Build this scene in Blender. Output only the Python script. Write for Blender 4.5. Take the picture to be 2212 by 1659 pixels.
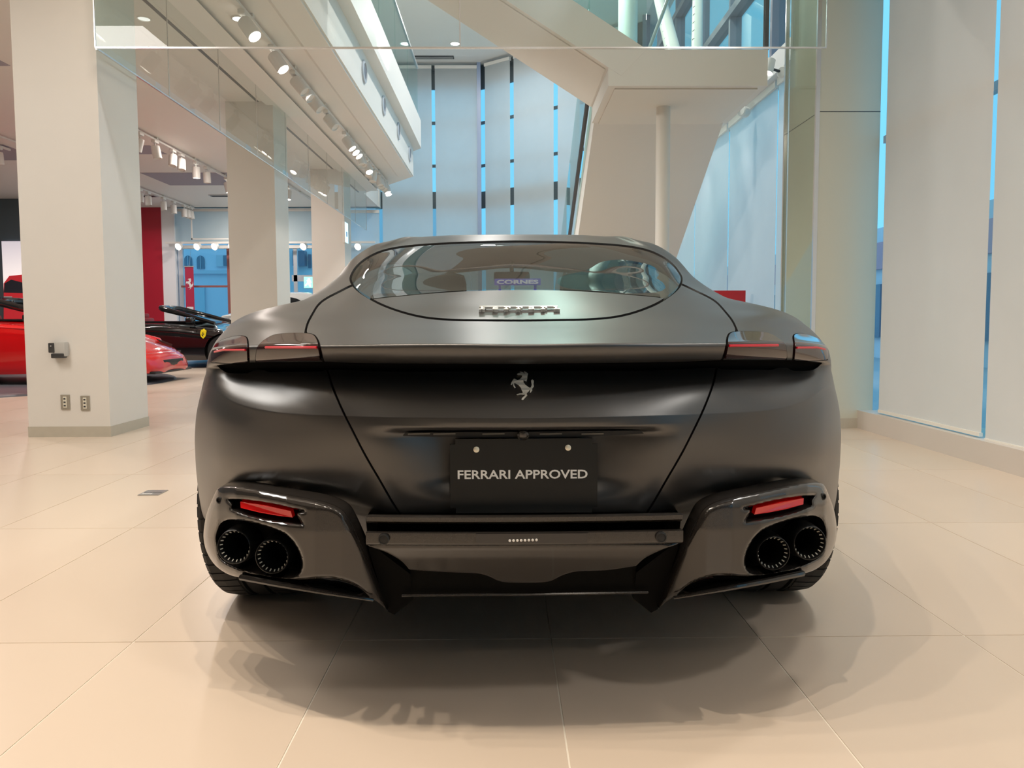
import bpy, bmesh, math, random
import numpy as np
from mathutils import Vector, Matrix, Euler
random.seed(7)
for _o in list(bpy.data.objects):
    bpy.data.objects.remove(_o, do_unlink=True)
SC = bpy.context.scene
COL = SC.collection

# ------------------------------------------------------------------ camera
FPX, CX, CY = 1600.0, 1106.0, 798.7          # focal length and principal point of the photograph (2212 x 1659)
EYE = np.array([0.0, 0.0, 0.91])
PITCH, YAW, ROLL = math.radians(3.6), math.radians(0.57), math.radians(-0.22)
CAMROT = (Matrix.Rotation(-YAW, 3, 'Z') @ Matrix.Rotation(math.pi / 2 - PITCH, 3, 'X') @ Matrix.Rotation(ROLL, 3, 'Z'))
RM = np.array(CAMROT)
cam_d = bpy.data.cameras.new('camera')
cam = bpy.data.objects.new('camera', cam_d)
COL.objects.link(cam)
cam_d.sensor_fit = 'HORIZONTAL'
cam_d.sensor_width = 36.0
cam_d.lens = 36.0 * FPX / 2212.0
cam_d.shift_y = -(829.5 - CY) / 2212.0
cam_d.clip_start = 0.02
cam_d.clip_end = 300
cam.matrix_world = CAMROT.to_4x4()
cam.location = EYE.tolist()
SC.camera = cam

# ------------------------------------------------------------------ world, exposure
SC.view_settings.view_transform = 'Standard'
SC.view_settings.look = 'None'
SC.view_settings.gamma = 1.0
SC.view_settings.exposure = 0.2
SC.view_settings.use_curve_mapping = False
wd = bpy.data.worlds.new('sky')
SC.world = wd
wd.use_nodes = True
nt = wd.node_tree
nt.nodes.clear()
wo = nt.nodes.new('ShaderNodeOutputWorld')
wb = nt.nodes.new('ShaderNodeBackground')
wb.inputs['Color'].default_value = (0.19, 0.62, 0.98, 1)     # even blue dusk overcast
wb.inputs['Strength'].default_value = 1.1
nt.links.new(wb.outputs[0], wo.inputs[0])
WARM = (1.0, 0.86, 0.70)
NEUT = (1.0, 0.96, 0.90)


def proj(P):
    """world points (n,3) -> photograph pixels (n,2)"""
    q = (np.asarray(P, float) - EYE) @ RM
    z = np.minimum(q[:, 2], -1e-3)
    return np.stack([CX + FPX * q[:, 0] / -z, CY - FPX * q[:, 1] / -z], 1)


def at(px, py, y):
    """the point seen at a pixel of the photograph, y metres into the room"""
    d = RM @ np.array([(px - CX) / FPX, -(py - CY) / FPX, -1.0])
    return EYE + d * (y / d[1])


# ------------------------------------------------------------------ materials
MATS = {}


def mat(name, col, rough=0.5, metal=0.0, spec=0.5, coat=0.0, noise=0.0, nscale=30.0, emit=None, estr=0.0, bump=0.0, bscale=200.0, coatr=0.03):
    if name in MATS:
        return MATS[name]
    m = bpy.data.materials.new(name)
    m.use_nodes = True
    n = m.node_tree
    b = n.nodes['Principled BSDF']
    b.inputs['Base Color'].default_value = (*col, 1)
    b.inputs['Roughness'].default_value = rough
    b.inputs['Metallic'].default_value = metal
    b.inputs['Specular IOR Level'].default_value = spec
    b.inputs['Coat Weight'].default_value = coat
    b.inputs['Coat Roughness'].default_value = coatr
    if emit:
        b.inputs['Emission Color'].default_value = (*emit, 1)
        b.inputs['Emission Strength'].default_value = estr
    if noise > 0 or bump > 0:
        tc = n.nodes.new('ShaderNodeTexCoord')
    if noise > 0:
        nz = n.nodes.new('ShaderNodeTexNoise')
        nz.inputs['Scale'].default_value = nscale
        nz.inputs['Detail'].default_value = 4
        n.links.new(tc.outputs['Object'], nz.inputs['Vector'])
        mx = n.nodes.new('ShaderNodeMixRGB')
        mx.inputs['Color1'].default_value = (*[c * (1 - noise) for c in col], 1)
        mx.inputs['Color2'].default_value = (*[min(1, c * (1 + noise)) for c in col], 1)
        n.links.new(nz.outputs['Fac'], mx.inputs['Fac'])
        n.links.new(mx.outputs[0], b.inputs['Base Color'])
    if bump > 0:
        nb = n.nodes.new('ShaderNodeTexNoise')
        nb.inputs['Scale'].default_value = bscale
        n.links.new(tc.outputs['Object'], nb.inputs['Vector'])
        bp = n.nodes.new('ShaderNodeBump')
        bp.inputs['Strength'].default_value = bump
        bp.inputs['Distance'].default_value = 0.002
        n.links.new(nb.outputs['Fac'], bp.inputs['Height'])
        n.links.new(bp.outputs[0], b.inputs['Normal'])
    MATS[name] = m
    return m


def glass(name, tint, ior=1.5, rough=0.0, pale_mix=0.0):
    """thin sheet glass: clear with a Fresnel reflection"""
    if name in MATS:
        return MATS[name]
    m = bpy.data.materials.new(name)
    m.use_nodes = True
    n = m.node_tree
    n.nodes.clear()
    out = n.nodes.new('ShaderNodeOutputMaterial')
    tr = n.nodes.new('ShaderNodeBsdfTransparent')
    tr.inputs[0].default_value = (*tint, 1)
    gl = n.nodes.new('ShaderNodeBsdfGlossy')
    gl.inputs['Roughness'].default_value = rough
    fr = n.nodes.new('ShaderNodeFresnel')
    # the same reflectance from both sides of the sheet
    ge = n.nodes.new('ShaderNodeNewGeometry')
    mr = n.nodes.new('ShaderNodeMapRange')
    mr.inputs[3].default_value, mr.inputs[4].default_value = ior, 1.0 / ior
    n.links.new(ge.outputs['Backfacing'], mr.inputs[0])
    n.links.new(mr.outputs[0], fr.inputs['IOR'])
    mx = n.nodes.new('ShaderNodeMixShader')
    n.links.new(fr.outputs[0], mx.inputs[0])
    n.links.new(tr.outputs[0], mx.inputs[1])
    n.links.new(gl.outputs[0], mx.inputs[2])
    last = mx
    if pale_mix > 0:  # mixes a little pale diffuse into the sheet
        df = n.nodes.new('ShaderNodeBsdfDiffuse')
        df.inputs[0].default_value = (0.75, 0.8, 0.8, 1)
        m2 = n.nodes.new('ShaderNodeMixShader')
        m2.inputs[0].default_value = pale_mix
        n.links.new(mx.outputs[0], m2.inputs[1])
        n.links.new(df.outputs[0], m2.inputs[2])
        last = m2
    n.links.new(last.outputs[0], out.inputs[0])
    MATS[name] = m
    return m


def fabric(name, col, trans=0.5):
    """woven blind cloth that lets daylight through"""
    if name in MATS:
        return MATS[name]
    m = bpy.data.materials.new(name)
    m.use_nodes = True
    n = m.node_tree
    n.nodes.clear()
    out = n.nodes.new('ShaderNodeOutputMaterial')
    tc = n.nodes.new('ShaderNodeTexCoord')
    nz = n.nodes.new('ShaderNodeTexNoise')
    nz.inputs['Scale'].default_value = 3.0
    n.links.new(tc.outputs['Object'], nz.inputs['Vector'])
    mxc = n.nodes.new('ShaderNodeMixRGB')
    mxc.inputs['Color1'].default_value = (*[c * 0.94 for c in col], 1)
    mxc.inputs['Color2'].default_value = (*col, 1)
    n.links.new(nz.outputs['Fac'], mxc.inputs['Fac'])
    df = n.nodes.new('ShaderNodeBsdfDiffuse')
    tl = n.nodes.new('ShaderNodeBsdfTranslucent')
    mx = n.nodes.new('ShaderNodeMixShader')
    mx.inputs[0].default_value = trans
    for s in (df, tl):
        n.links.new(mxc.outputs[0], s.inputs[0])
    n.links.new(df.outputs[0], mx.inputs[1])
    n.links.new(tl.outputs[0], mx.inputs[2])
    n.links.new(mx.outputs[0], out.inputs[0])
    MATS[name] = m
    return m


def emitter(name, col, s):
    return mat(name, (0.8, 0.8, 0.8), emit=col, estr=s)


# ------------------------------------------------------------------ object helpers
def base_of(p):
    v = np.zeros(3)
    while p is not None:
        v += np.array(p.location)
        p = p.parent
    return v


def tag(o, label=None, cat=None, group=None, kind=None):
    for k, v in (('label', label), ('category', cat), ('group', group), ('kind', kind)):
        if v:
            o[k] = v
    return o


def thing(name, label, cat, loc=(0, 0, 0), group=None, kind=None):
    o = bpy.data.objects.new(name, None)
    o.empty_display_size = 0.1
    COL.objects.link(o)
    o.location = tuple(float(c) for c in loc)
    return tag(o, label, cat, group, kind)


def link(name, me, parent=None):
    o = bpy.data.objects.new(name, me)
    COL.objects.link(o)
    if parent is not None:
        o.parent = parent
    return o


def obj(name, V, F, m, parent=None, smooth=False, normals=None, sharp=None):
    """one mesh object from world-space vertices (stored relative to its parent)"""
    V = np.asarray(V, float)
    V = V - base_of(parent)
    me = bpy.data.meshes.new(name)
    me.from_pydata(V.tolist(), [], [list(map(int, f)) for f in F])
    me.update()
    if m is not None:
        me.materials.append(m)
    if smooth:
        me.polygons.foreach_set('use_smooth', [True] * len(me.polygons))
        if sharp is not None:
            me.set_sharp_from_angle(angle=math.radians(sharp))
    if normals is not None:
        me.normals_split_custom_set_from_vertices([tuple(v) for v in normals])
    return link(name, me, parent)


class MB:
    """collects shapes into one mesh"""

    def __init__(s):
        s.V, s.F = [], []

    def add(s, V, F):
        k = len(s.V)
        s.V += [tuple(map(float, v)) for v in V]
        s.F += [[i + k for i in f] for f in F]
        return s

    def box(s, x0, x1, y0, y1, z0, z1, bev=0.0):
        if bev <= 0:
            V = [(x, y, z) for z in (z0, z1) for y in (y0, y1) for x in (x0, x1)]
            F = [(0, 2, 3, 1), (4, 5, 7, 6), (0, 1, 5, 4), (2, 6, 7, 3), (0, 4, 6, 2), (1, 3, 7, 5)]
            return s.add(V, F)
        bm = bmesh.new()
        bmesh.ops.create_cube(bm, size=1.0)
        for v in bm.verts:
            v.co = Vector(((x0 + x1) / 2 + v.co.x * (x1 - x0), (y0 + y1) / 2 + v.co.y * (y1 - y0), (z0 + z1) / 2 + v.co.z * (z1 - z0)))
        bmesh.ops.bevel(bm, geom=bm.edges[:], offset=bev, segments=2, affect='EDGES', profile=0.6)
        bm.verts.index_update()
        s.add([v.co for v in bm.verts], [[v.index for v in f.verts] for f in bm.faces])
        bm.free()
        return s

    def tube(s, pts, r, seg=8, caps=True, closed=False):
        pts = [Vector(tuple(map(float, p))) for p in pts]
        n = len(pts)
        rr = r if isinstance(r, (list, tuple)) else [r] * n
        rings = []
        up = None
        for i, p in enumerate(pts):
            if closed:
                t = pts[(i + 1) % n] - pts[i - 1]
            else:
                t = pts[min(i + 1, n - 1)] - pts[max(i - 1, 0)]
            t.normalize()
            if up is None:
                up = Vector((0, 0, 1)) if abs(t.z) < 0.9 else Vector((1, 0, 0))
            a = t.cross(up)
            a.normalize()
            b = a.cross(t)
            up = b
            rings.append([p + a * (rr[i] * math.cos(q)) + b * (rr[i] * math.sin(q)) for q in (2 * math.pi * j / seg for j in range(seg))])
        V = [v for ring in rings for v in ring]
        F = []
        for i in range(n if closed else n - 1):
            i2 = (i + 1) % n
            for j in range(seg):
                k = (j + 1) % seg
                F.append((i * seg + j, i * seg + k, i2 * seg + k, i2 * seg + j))
        if caps and not closed:
            F.append(tuple(range(seg))[::-1])
            F.append(tuple((n - 1) * seg + j for j in range(seg)))
        return s.add(V, F)

    def lathe(s, prof, c, axis=(0, 0, 1), seg=24, cap0=False, cap1=False):
        """prof: (radius, height along axis)"""
        ax = Vector(axis).normalized()
        u = ax.orthogonal().normalized()
        w = ax.cross(u)
        c = Vector(tuple(map(float, c)))
        V = []
        for r, h in prof:
            for j in range(seg):
                q = 2 * math.pi * j / seg
                V.append(c + ax * h + (u * math.cos(q) + w * math.sin(q)) * r)
        F = []
        for i in range(len(prof) - 1):
            for j in range(seg):
                k = (j + 1) % seg
                F.append((i * seg + j, i * seg + k, (i + 1) * seg + k, (i + 1) * seg + j))
        if cap0:
            F.append(tuple(range(seg))[::-1])
        if cap1:
            F.append(tuple((len(prof) - 1) * seg + j for j in range(seg)))
        return s.add(V, F)

    def prism(s, poly, d, cap=True):
        """flat polygon (3-D points, any plane) swept by vector d"""
        P = [Vector(tuple(map(float, p))) for p in poly]
        d = Vector(tuple(map(float, d)))
        n = len(P)
        F = [(i, (i + 1) % n, n + (i + 1) % n, n + i) for i in range(n)]
        if cap:
            from mathutils.geometry import tessellate_polygon
            T = tessellate_polygon([P])
            F += [tuple(t)[::-1] for t in T] + [tuple(n + i for i in t) for t in T]
        return s.add(P + [p + d for p in P], F)

    def quad(s, a, b, c, d):
        return s.add([a, b, c, d], [(0, 1, 2, 3)])

    def build(s, name, m, parent=None, smooth=False, sharp=35, kind=None, label=None):
        o = obj(name, s.V, s.F, m, parent, smooth, sharp=sharp if smooth else None)
        if kind:
            o['kind'] = kind
        if label:
            o['label'] = label
        return o


def text_mesh(txt, size, depth=0.0, bold=0.0, spacing=1.0):
    cu = bpy.data.curves.new('lettering', 'FONT')
    cu.body = txt
    cu.size = size
    cu.extrude = depth
    cu.offset = bold
    cu.space_character = spacing
    cu.align_x = 'CENTER'
    cu.align_y = 'CENTER'
    cu.resolution_u = 3
    o = bpy.data.objects.new('lettering_source', cu)
    COL.objects.link(o)
    dg = bpy.context.evaluated_depsgraph_get()
    me = bpy.data.meshes.new_from_object(o.evaluated_get(dg))
    V = np.array([v.co[:] for v in me.vertices])
    F = [list(p.vertices) for p in me.polygons]
    bpy.data.objects.remove(o, do_unlink=True)
    bpy.data.curves.remove(cu)
    bpy.data.meshes.remove(me)
    if len(V):
        V[:, 0] -= (V[:, 0].max() + V[:, 0].min()) / 2
        V[:, 1] -= (V[:, 1].max() + V[:, 1].min()) / 2
    return V, F


def copy_tree(o, parent=None):
    c = o.copy()
    COL.objects.link(c)
    if parent is not None:
        c.parent = parent
    for ch in list(o.children):
        copy_tree(ch, c)
    return c


ORD = ['first', 'second', 'third', 'fourth', 'fifth', 'sixth', 'seventh', 'eighth', 'ninth', 'tenth', 'eleventh', 'twelfth',
       'thirteenth', 'fourteenth', 'fifteenth', 'sixteenth', 'seventeenth', 'eighteenth', 'nineteenth', 'twentieth', 'twenty-first', 'twenty-second', 'twenty-third', 'twenty-fourth']
# ------------------------------------------------------------------ surface tools
def hermite(t, P, m, q):
    """cubic Hermite through knots t (k,), points P (k,d), slopes m, at q"""
    i = np.clip(np.searchsorted(t, q, side='right') - 1, 0, len(t) - 2)
    h = (t[i + 1] - t[i])[:, None]
    s = ((q - t[i])[:, None]) / h
    return ((1 + 2 * s) * (1 - s) ** 2 * P[i] + s * (1 - s) ** 2 * h * m[i] + s * s * (3 - 2 * s) * P[i + 1] + s * s * (s - 1) * h * m[i + 1])


def slopes_cr(t, P):
    d = np.diff(P, axis=0) / np.diff(t)[:, None]
    m = np.zeros_like(P)
    h = np.diff(t)[:, None]
    m[1:-1] = (d[:-1] * h[1:] + d[1:] * h[:-1]) / (h[1:] + h[:-1])
    m[0], m[-1] = d[0], d[-1]
    return m


def slopes_pchip(t, P):
    d = np.diff(P, axis=0) / np.diff(t)[:, None]
    h = np.diff(t)[:, None]
    m = np.zeros_like(P)
    a, b = d[:-1], d[1:]
    w1, w2 = 2 * h[1:] + h[:-1], h[1:] + 2 * h[:-1]
    with np.errstate(divide='ignore', invalid='ignore'):
        hm = (w1 + w2) / (w1 / a + w2 / b)
    ok = (a * b) > 0
    m[1:-1] = np.where(ok, np.nan_to_num(hm), 0)
    m[0], m[-1] = d[0], d[-1]
    return m


def smooth_loop(pts, n=12):
    """closed Catmull-Rom through 2-D points; a point repeated makes a corner"""
    P = np.asarray(pts, float)
    out = []
    k = len(P)
    for i in range(k):
        p0, p1, p2, p3 = P[i - 1], P[i], P[(i + 1) % k], P[(i + 2) % k]
        if np.allclose(p1, p2):
            continue
        m1 = (p2 - p0) / 2 if not np.allclose(p0, p1) else (p2 - p1)
        m2 = (p3 - p1) / 2 if not np.allclose(p2, p3) else (p2 - p1)
        L = np.linalg.norm(p2 - p1)
        for m in (m1, m2):
            l = np.linalg.norm(m)
            if l > 1.2 * L:
                m *= 1.2 * L / l
        for s in np.linspace(0, 1, n, endpoint=False):
            out.append((2 * s ** 3 - 3 * s ** 2 + 1) * p1 + (s ** 3 - 2 * s ** 2 + s) * m1 + (3 * s ** 2 - 2 * s ** 3) * p2 + (s ** 3 - s ** 2) * m2)
    return np.array(out)


def sd_poly(Q, poly):
    """signed distance of 2-D points Q to a closed polygon, positive inside"""
    Q = np.asarray(Q, float)
    A = poly
    B = np.roll(poly, -1, axis=0)
    best = np.full(len(Q), 1e18)
    ins = np.zeros(len(Q), bool)
    x, y = Q[:, 0], Q[:, 1]
    for a, b in zip(A, B):
        e = b - a
        w = Q - a
        s = np.clip((w @ e) / max(e @ e, 1e-12), 0, 1)
        dd = w - s[:, None] * e
        best = np.minimum(best, (dd * dd).sum(1))
        c = ((a[1] <= y) != (b[1] <= y))
        if a[1] != b[1]:
            ins ^= c & (x < (b[0] - a[0]) * (y - a[1]) / (b[1] - a[1]) + a[0])
    d = np.sqrt(best)
    return np.where(ins, d, -d)


class Surf:
    """triangle soup with per-vertex attributes that can be cut along level lines"""

    def __init__(s, V, F, N=None, A=None):
        s.V, s.F = np.asarray(V, float), np.asarray(F, int)
        s.N = N
        s.A = A if A is not None else {}

    def cut(s, f):
        """split the triangles along f == 0 (f per vertex)"""
        f = np.where(np.abs(f) < 1e-7, 1e-7, f)
        pos = f > 0
        p = pos[s.F]
        k = p.sum(1)
        keep = s.F[(k == 0) | (k == 3)]
        cr = s.F[(k == 1) | (k == 2)]
        if len(cr) == 0:
            return s
        pc = pos[cr]
        kc = pc.sum(1)
        lone = np.where(kc == 1, np.argmax(pc, 1), np.argmin(pc, 1))
        r = np.arange(len(cr))
        a, b, c = cr[r, lone], cr[r, (lone + 1) % 3], cr[r, (lone + 2) % 3]
        E = np.concatenate([np.stack([a, b], 1), np.stack([a, c], 1)])
        Es = np.sort(E, 1)
        U, inv = np.unique(Es, axis=0, return_inverse=True)
        inv = inv.reshape(-1)
        w = (f[U[:, 0]] / (f[U[:, 0]] - f[U[:, 1]]))[:, None]
        w = np.clip(w, 0.001, 0.999)
        n0 = len(s.V)
        ab, ac = n0 + inv[:len(cr)], n0 + inv[len(cr):]
        mix = lambda X: np.concatenate([X, X[U[:, 0]] * (1 - w) + X[U[:, 1]] * w]) if X.ndim > 1 else np.concatenate([X, X[U[:, 0]] * (1 - w[:, 0]) + X[U[:, 1]] * w[:, 0]])
        s.V = mix(s.V)
        if s.N is not None:
            s.N = mix(s.N)
            s.N /= np.maximum(np.linalg.norm(s.N, axis=1)[:, None], 1e-9)
        for q in s.A:
            s.A[q] = mix(s.A[q])
        s.F = np.concatenate([keep, np.stack([a, ab, ac], 1), np.stack([ab, b, c], 1), np.stack([ab, c, ac], 1)])
        return s

    def sub(s, mask):
        F = s.F[mask]
        if len(F) == 0:
            return Surf(np.zeros((0, 3)), np.zeros((0, 3), int), np.zeros((0, 3)))
        u, inv = np.unique(F, return_inverse=True)
        return Surf(s.V[u], inv.reshape(-1, 3), s.N[u] if s.N is not None else None, {k: v[u] for k, v in s.A.items()})

    def largest(s):
        """keep the largest connected piece"""
        lab = np.arange(len(s.V))
        while True:
            m = lab[s.F].min(1)
            new = lab.copy()
            for k in range(3):
                np.minimum.at(new, s.F[:, k], m)
            new = new[new]
            if (new == lab).all():
                break
            lab = new
        fl = lab[s.F[:, 0]]
        u, c = np.unique(fl, return_counts=True)
        return s.sub(fl == u[np.argmax(c)])

    def fmean(s, f):
        return f[s.F].mean(1)

    def borders(s):
        E = np.concatenate([s.F[:, [0, 1]], s.F[:, [1, 2]], s.F[:, [2, 0]]])
        Es = np.sort(E, 1)
        key = Es[:, 0].astype(np.int64) * (len(s.V) + 1) + Es[:, 1]
        u, i, c = np.unique(key, return_index=True, return_counts=True)
        return E[i[c == 1]]

    def build(s, name, m, parent, skirt=0.0, offset=0.0, dirv=None):
        V = s.V + (s.N * offset if offset else 0)
        F = [tuple(f) for f in s.F]
        N = s.N
        if skirt > 0:
            E = s.borders()
            u, inv = np.unique(E, return_inverse=True)
            inv = inv.reshape(-1, 2)
            n0 = len(V)
            dn = -s.N[u] if dirv is None else np.tile(np.asarray(dirv, float), (len(u), 1))
            V1 = V[u]
            V2 = V[u] + dn * skirt
            V = np.concatenate([V, V1, V2])
            N = np.concatenate([N, N[u], N[u]])
            k = len(u)
            # side wall normals point away from the panel
            W = np.zeros((k, 3))
            for (e0, e1) in ((0, 1),):
                ed = V1[inv[:, 1]] - V1[inv[:, 0]]
                wn = np.cross(ed, s.N[E[:, 0]])
                np.add.at(W, inv[:, 0], wn)
                np.add.at(W, inv[:, 1], wn)
            if dirv is not None:
                dv_ = np.asarray(dirv, float)
                W = s.N[u] - (s.N[u] @ dv_)[:, None] * dv_
            W /= np.maximum(np.linalg.norm(W, axis=1)[:, None], 1e-9)
            N[n0:n0 + k] = W
            N[n0 + k:] = W
            F += [(n0 + b, n0 + a, n0 + k + a, n0 + k + b) for a, b in inv]
        return obj(name, V, F, m, parent, True, normals=N)


def grid_tris(nu, nv, wrap=False):
    i, j = np.meshgrid(np.arange(nv - 1), np.arange(nu if wrap else nu - 1), indexing='ij')
    i, j = i.ravel(), j.ravel()
    j2 = (j + 1) % nu
    a, b, c, d = i * nu + j, i * nu + j2, (i + 1) * nu + j2, (i + 1) * nu + j
    return np.concatenate([np.stack([a, b, c], 1), np.stack([a, c, d], 1)])


def vert_normals(V, F):
    fn = np.cross(V[F[:, 1]] - V[F[:, 0]], V[F[:, 2]] - V[F[:, 0]])
    N = np.zeros_like(V)
    for k in range(3):
        np.add.at(N, F[:, k], fn)
    return N / np.maximum(np.linalg.norm(N, axis=1)[:, None], 1e-12)


def plate(outline, holes, depth, step=4.0, fillet=14.0, dep=0.02, m=None, name='plate', parent=None, skirt=0.05, mirror_x=None, hole_fillet=None, corner_n=10):
    """curved moulded panel: outline and holes are traced loops, depth(px,py) gives how far into the room each point lies,
    the rim is rolled back with a fillet and the edge is carried back by skirt"""
    O = smooth_loop(outline, corner_n)
    H = [smooth_loop(h, corner_n) for h in holes]
    lo, hi = O.min(0) - 2 * step, O.max(0) + 2 * step
    nx, ny = int((hi[0] - lo[0]) / step) + 1, int((hi[1] - lo[1]) / step) + 1
    gx, gy = np.meshgrid(lo[0] + np.arange(nx) * step, lo[1] + np.arange(ny) * step)
    Q = np.stack([gx.ravel(), gy.ravel()], 1)
    F = grid_tris(nx, ny)
    S = Surf(np.c_[Q, np.zeros(len(Q))], F, None)
    f = lambda: sd_poly(S.V[:, :2], O)
    d = f()
    near = (d[S.F].max(1) > -3 * step)
    S.F = S.F[near]
    u, inv = np.unique(S.F, return_inverse=True)
    S.V, S.F = S.V[u], inv.reshape(-1, 3)
    S.cut(f())
    for h in H:
        S.cut(sd_poly(S.V[:, :2], h))
    for off in (fillet * 0.08, fillet * 0.3, fillet * 0.6):
        S.cut(sd_poly(S.V[:, :2], O) - off)
        for h in H:
            S.cut(sd_poly(S.V[:, :2], h) + off)
    dO = sd_poly(S.V[:, :2], O)
    ok = S.fmean(dO) > 0
    dH = np.full(len(S.V), 1e9)
    for h in H:
        q = sd_poly(S.V[:, :2], h)
        ok &= S.fmean(q) < 0
        dH = np.minimum(dH, -q)
    D = np.array([depth(x, y) for x, y in S.V[:, :2]])
    hf = hole_fillet if hole_fillet is not None else fillet
    for dd, fl in ((dO, fillet), (dH, hf)):
        s_ = np.clip(dd / fl, 0, 1)
        D = D + dep * (fl / fillet) * (1 - np.sqrt(np.maximum(0, 1 - (1 - s_) ** 2)))
    W = np.array([at(x, y, dd) for (x, y), dd in zip(S.V[:, :2], D)])
    S.V = W
    S = S.sub(ok)
    if mirror_x is not None:
        S.V[:, 0] = 2 * mirror_x - S.V[:, 0]
    else:
        S.F = S.F[:, ::-1]
    N = vert_normals(S.V, S.F)
    if np.median(N[:, 1]) > 0:
        S.F = S.F[:, ::-1]
        N = -N
    S.N = N
    return S.build(name, m, parent, skirt=skirt, dirv=(0, 1, 0))
# ------------------------------------------------------------------ the showroom shell
XR, XL, YB = 3.15, -13.0, 20.0              # right window wall, left wall, rear window line
ZL, ZU = 4.0, 7.76                          # low ceiling, atrium ceiling
wallm = mat('warm_white_paint', (0.74, 0.71, 0.66), rough=0.6, noise=0.02, nscale=4)
ceilm = mat('ceiling_white', (0.84, 0.82, 0.79), rough=0.75)
whitem = mat('clean_white', (0.80, 0.78, 0.74), rough=0.5)
greym = mat('lavender_grey', (0.36, 0.34, 0.40), rough=0.7)
alum = mat('aluminium', (0.62, 0.64, 0.66), rough=0.3, metal=0.8)
darkm = mat('dark_metal', (0.06, 0.065, 0.075), rough=0.4, metal=0.4)
skirtm = mat('stone_skirting', (0.50, 0.46, 0.38), rough=0.45, noise=0.06, nscale=20)


def st(name, o_=None):
    o_['kind'] = 'structure'
    return o_


def on_x(px, py, x):
    """distance into the room where the sight line of a pixel meets the plane x"""
    d = RM @ np.array([(px - CX) / FPX, -(py - CY) / FPX, -1.0])
    return float(d[1] * (x - EYE[0]) / d[0])


# floor: a grout bed with separate tiles
tilem = mat('beige_porcelain', (0.66, 0.55, 0.445), rough=0.30, spec=0.45, noise=0.025, nscale=1.2)
_n = tilem.node_tree
_oi = _n.nodes.new('ShaderNodeObjectInfo')
_mr = _n.nodes.new('ShaderNodeMapRange')
_mr.inputs[3].default_value, _mr.inputs[4].default_value = 0.965, 1.035
_hs = _n.nodes.new('ShaderNodeHueSaturation')
_b = _n.nodes['Principled BSDF']
_src = _b.inputs['Base Color'].links[0].from_socket
_n.links.new(_oi.outputs['Random'], _mr.inputs[0])
_n.links.new(_mr.outputs[0], _hs.inputs['Value'])
_n.links.new(_src, _hs.inputs['Color'])
_n.links.new(_hs.outputs[0], _b.inputs['Base Color'])
grout = mat('pale_grout', (0.86, 0.80, 0.70), rough=0.6)
floor = st('floor', MB().box(XL, XR + 0.4, -5.0, 20.6, -0.25, -0.0018).build('floor', grout))
TX0, TY0, TW, TH = 0.13, 2.085, 0.6, 1.2
me_t = None
rest = MB()
count = 0
for j in range(-6, 16):
    for i in range(-22, 6):
        x0, y0 = TX0 + TW * i, TY0 + TH * j
        x1, y1 = min(x0 + TW, XR - 0.02), y0 + TH
        if x1 - x0 < 0.05 or x0 < XL or y0 > 20.0:
            continue
        y1 = min(y1, 20.0)
        q = proj([(a, max(b, 0.6), 0) for a in (x0, x1) for b in (y0, y1)])
        seen = y1 > 1.3 and y0 < 14.4 and q[:, 0].max() > -40 and q[:, 0].min() < 2250 and q[:, 1].min() < 1700
        g2 = 0.0022
        if seen and count < 290:
            if me_t is None or abs(x1 - x0 - TW) > 1e-6:
                o = MB().box(-(x1 - x0) / 2 + g2, (x1 - x0) / 2 - g2, -TH / 2 + g2, TH / 2 - g2, -0.012, 0.0).build('tile', tilem, None)
                if abs(x1 - x0 - TW) < 1e-6:
                    me_t = o.data
            else:
                o = link('tile', me_t)
            o.parent = floor
            o.location = ((x0 + x1) / 2, (y0 + y1) / 2, 0)
            count += 1
        else:
            rest.box(x0 + g2, x1 - g2, y0 + g2, y1 - g2, -0.012, 0.0)
rest.build('tile_field', tilem, floor, kind='stuff')

# ceilings
low = MB()
low.box(XL, XR + 0.3, -5.0, 5.95, ZL, ZL + 0.25)
st('ceiling', low.build('ceiling', ceilm))
mz = MB()
mz.prism([(XL, 5.95, ZL), (-1.9, 5.95, ZL), (-1.9, 15.83, ZL), (-3.32, 17.85, ZL), (-3.32, 20.0, ZL), (XL, 20.0, ZL)], (0, 0, 0.60))
mezz = st('m', mz.build('mezzanine', whitem))
MB().prism([(XL, 5.95, ZL + 0.60), (-1.74, 5.95, ZL + 0.60), (-1.74, 15.9, ZL + 0.60), (-3.2, 18.0, ZL + 0.60), (-3.2, 20.0, ZL + 0.60), (XL, 20.0, ZL + 0.60)], (0, 0, 0.57)).build('upper_fascia', whitem, mezz)
MB().box(-3.44, -3.40, 5.95, 17.7, ZL - 0.004, ZL + 0.02).build('shadow_slot', darkm, mezz)
sb = MB()
sb.prism([(-3.36, 5.95, ZL), (-2.95, 5.95, ZL), (-2.88, 5.95, ZL - 0.05), (-3.30, 5.95, ZL - 0.05)], (0, 11.3, 0))
sb.prism([(-2.25, 5.95, ZL), (-1.92, 5.95, ZL), (-1.92, 5.95, ZL - 0.03), (-2.20, 5.95, ZL - 0.03)], (0, 9.8, 0))
sb.build('soffit_board', whitem, mezz)
st('c', MB().box(XL, XR + 0.5, 5.95, 20.6, ZU, ZU + 0.2).build('ceiling', ceilm))
st('h', MB().box(XL, XR + 0.3, 5.80, 5.95, ZL + 0.25, ZU).build('wall_front', wallm))
st('w', MB().box(XL, XR + 0.3, -5.2, -5.0, 0, ZL).build('wall_back', mat('dim_warm_wall', (0.10, 0.085, 0.07), rough=0.7)))
st('w', MB().box(XL - 0.2, XL, -5.2, 20.6, 0, ZU).build('wall_left', mat('slate_wall', (0.10, 0.13, 0.15), rough=0.6)))

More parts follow.
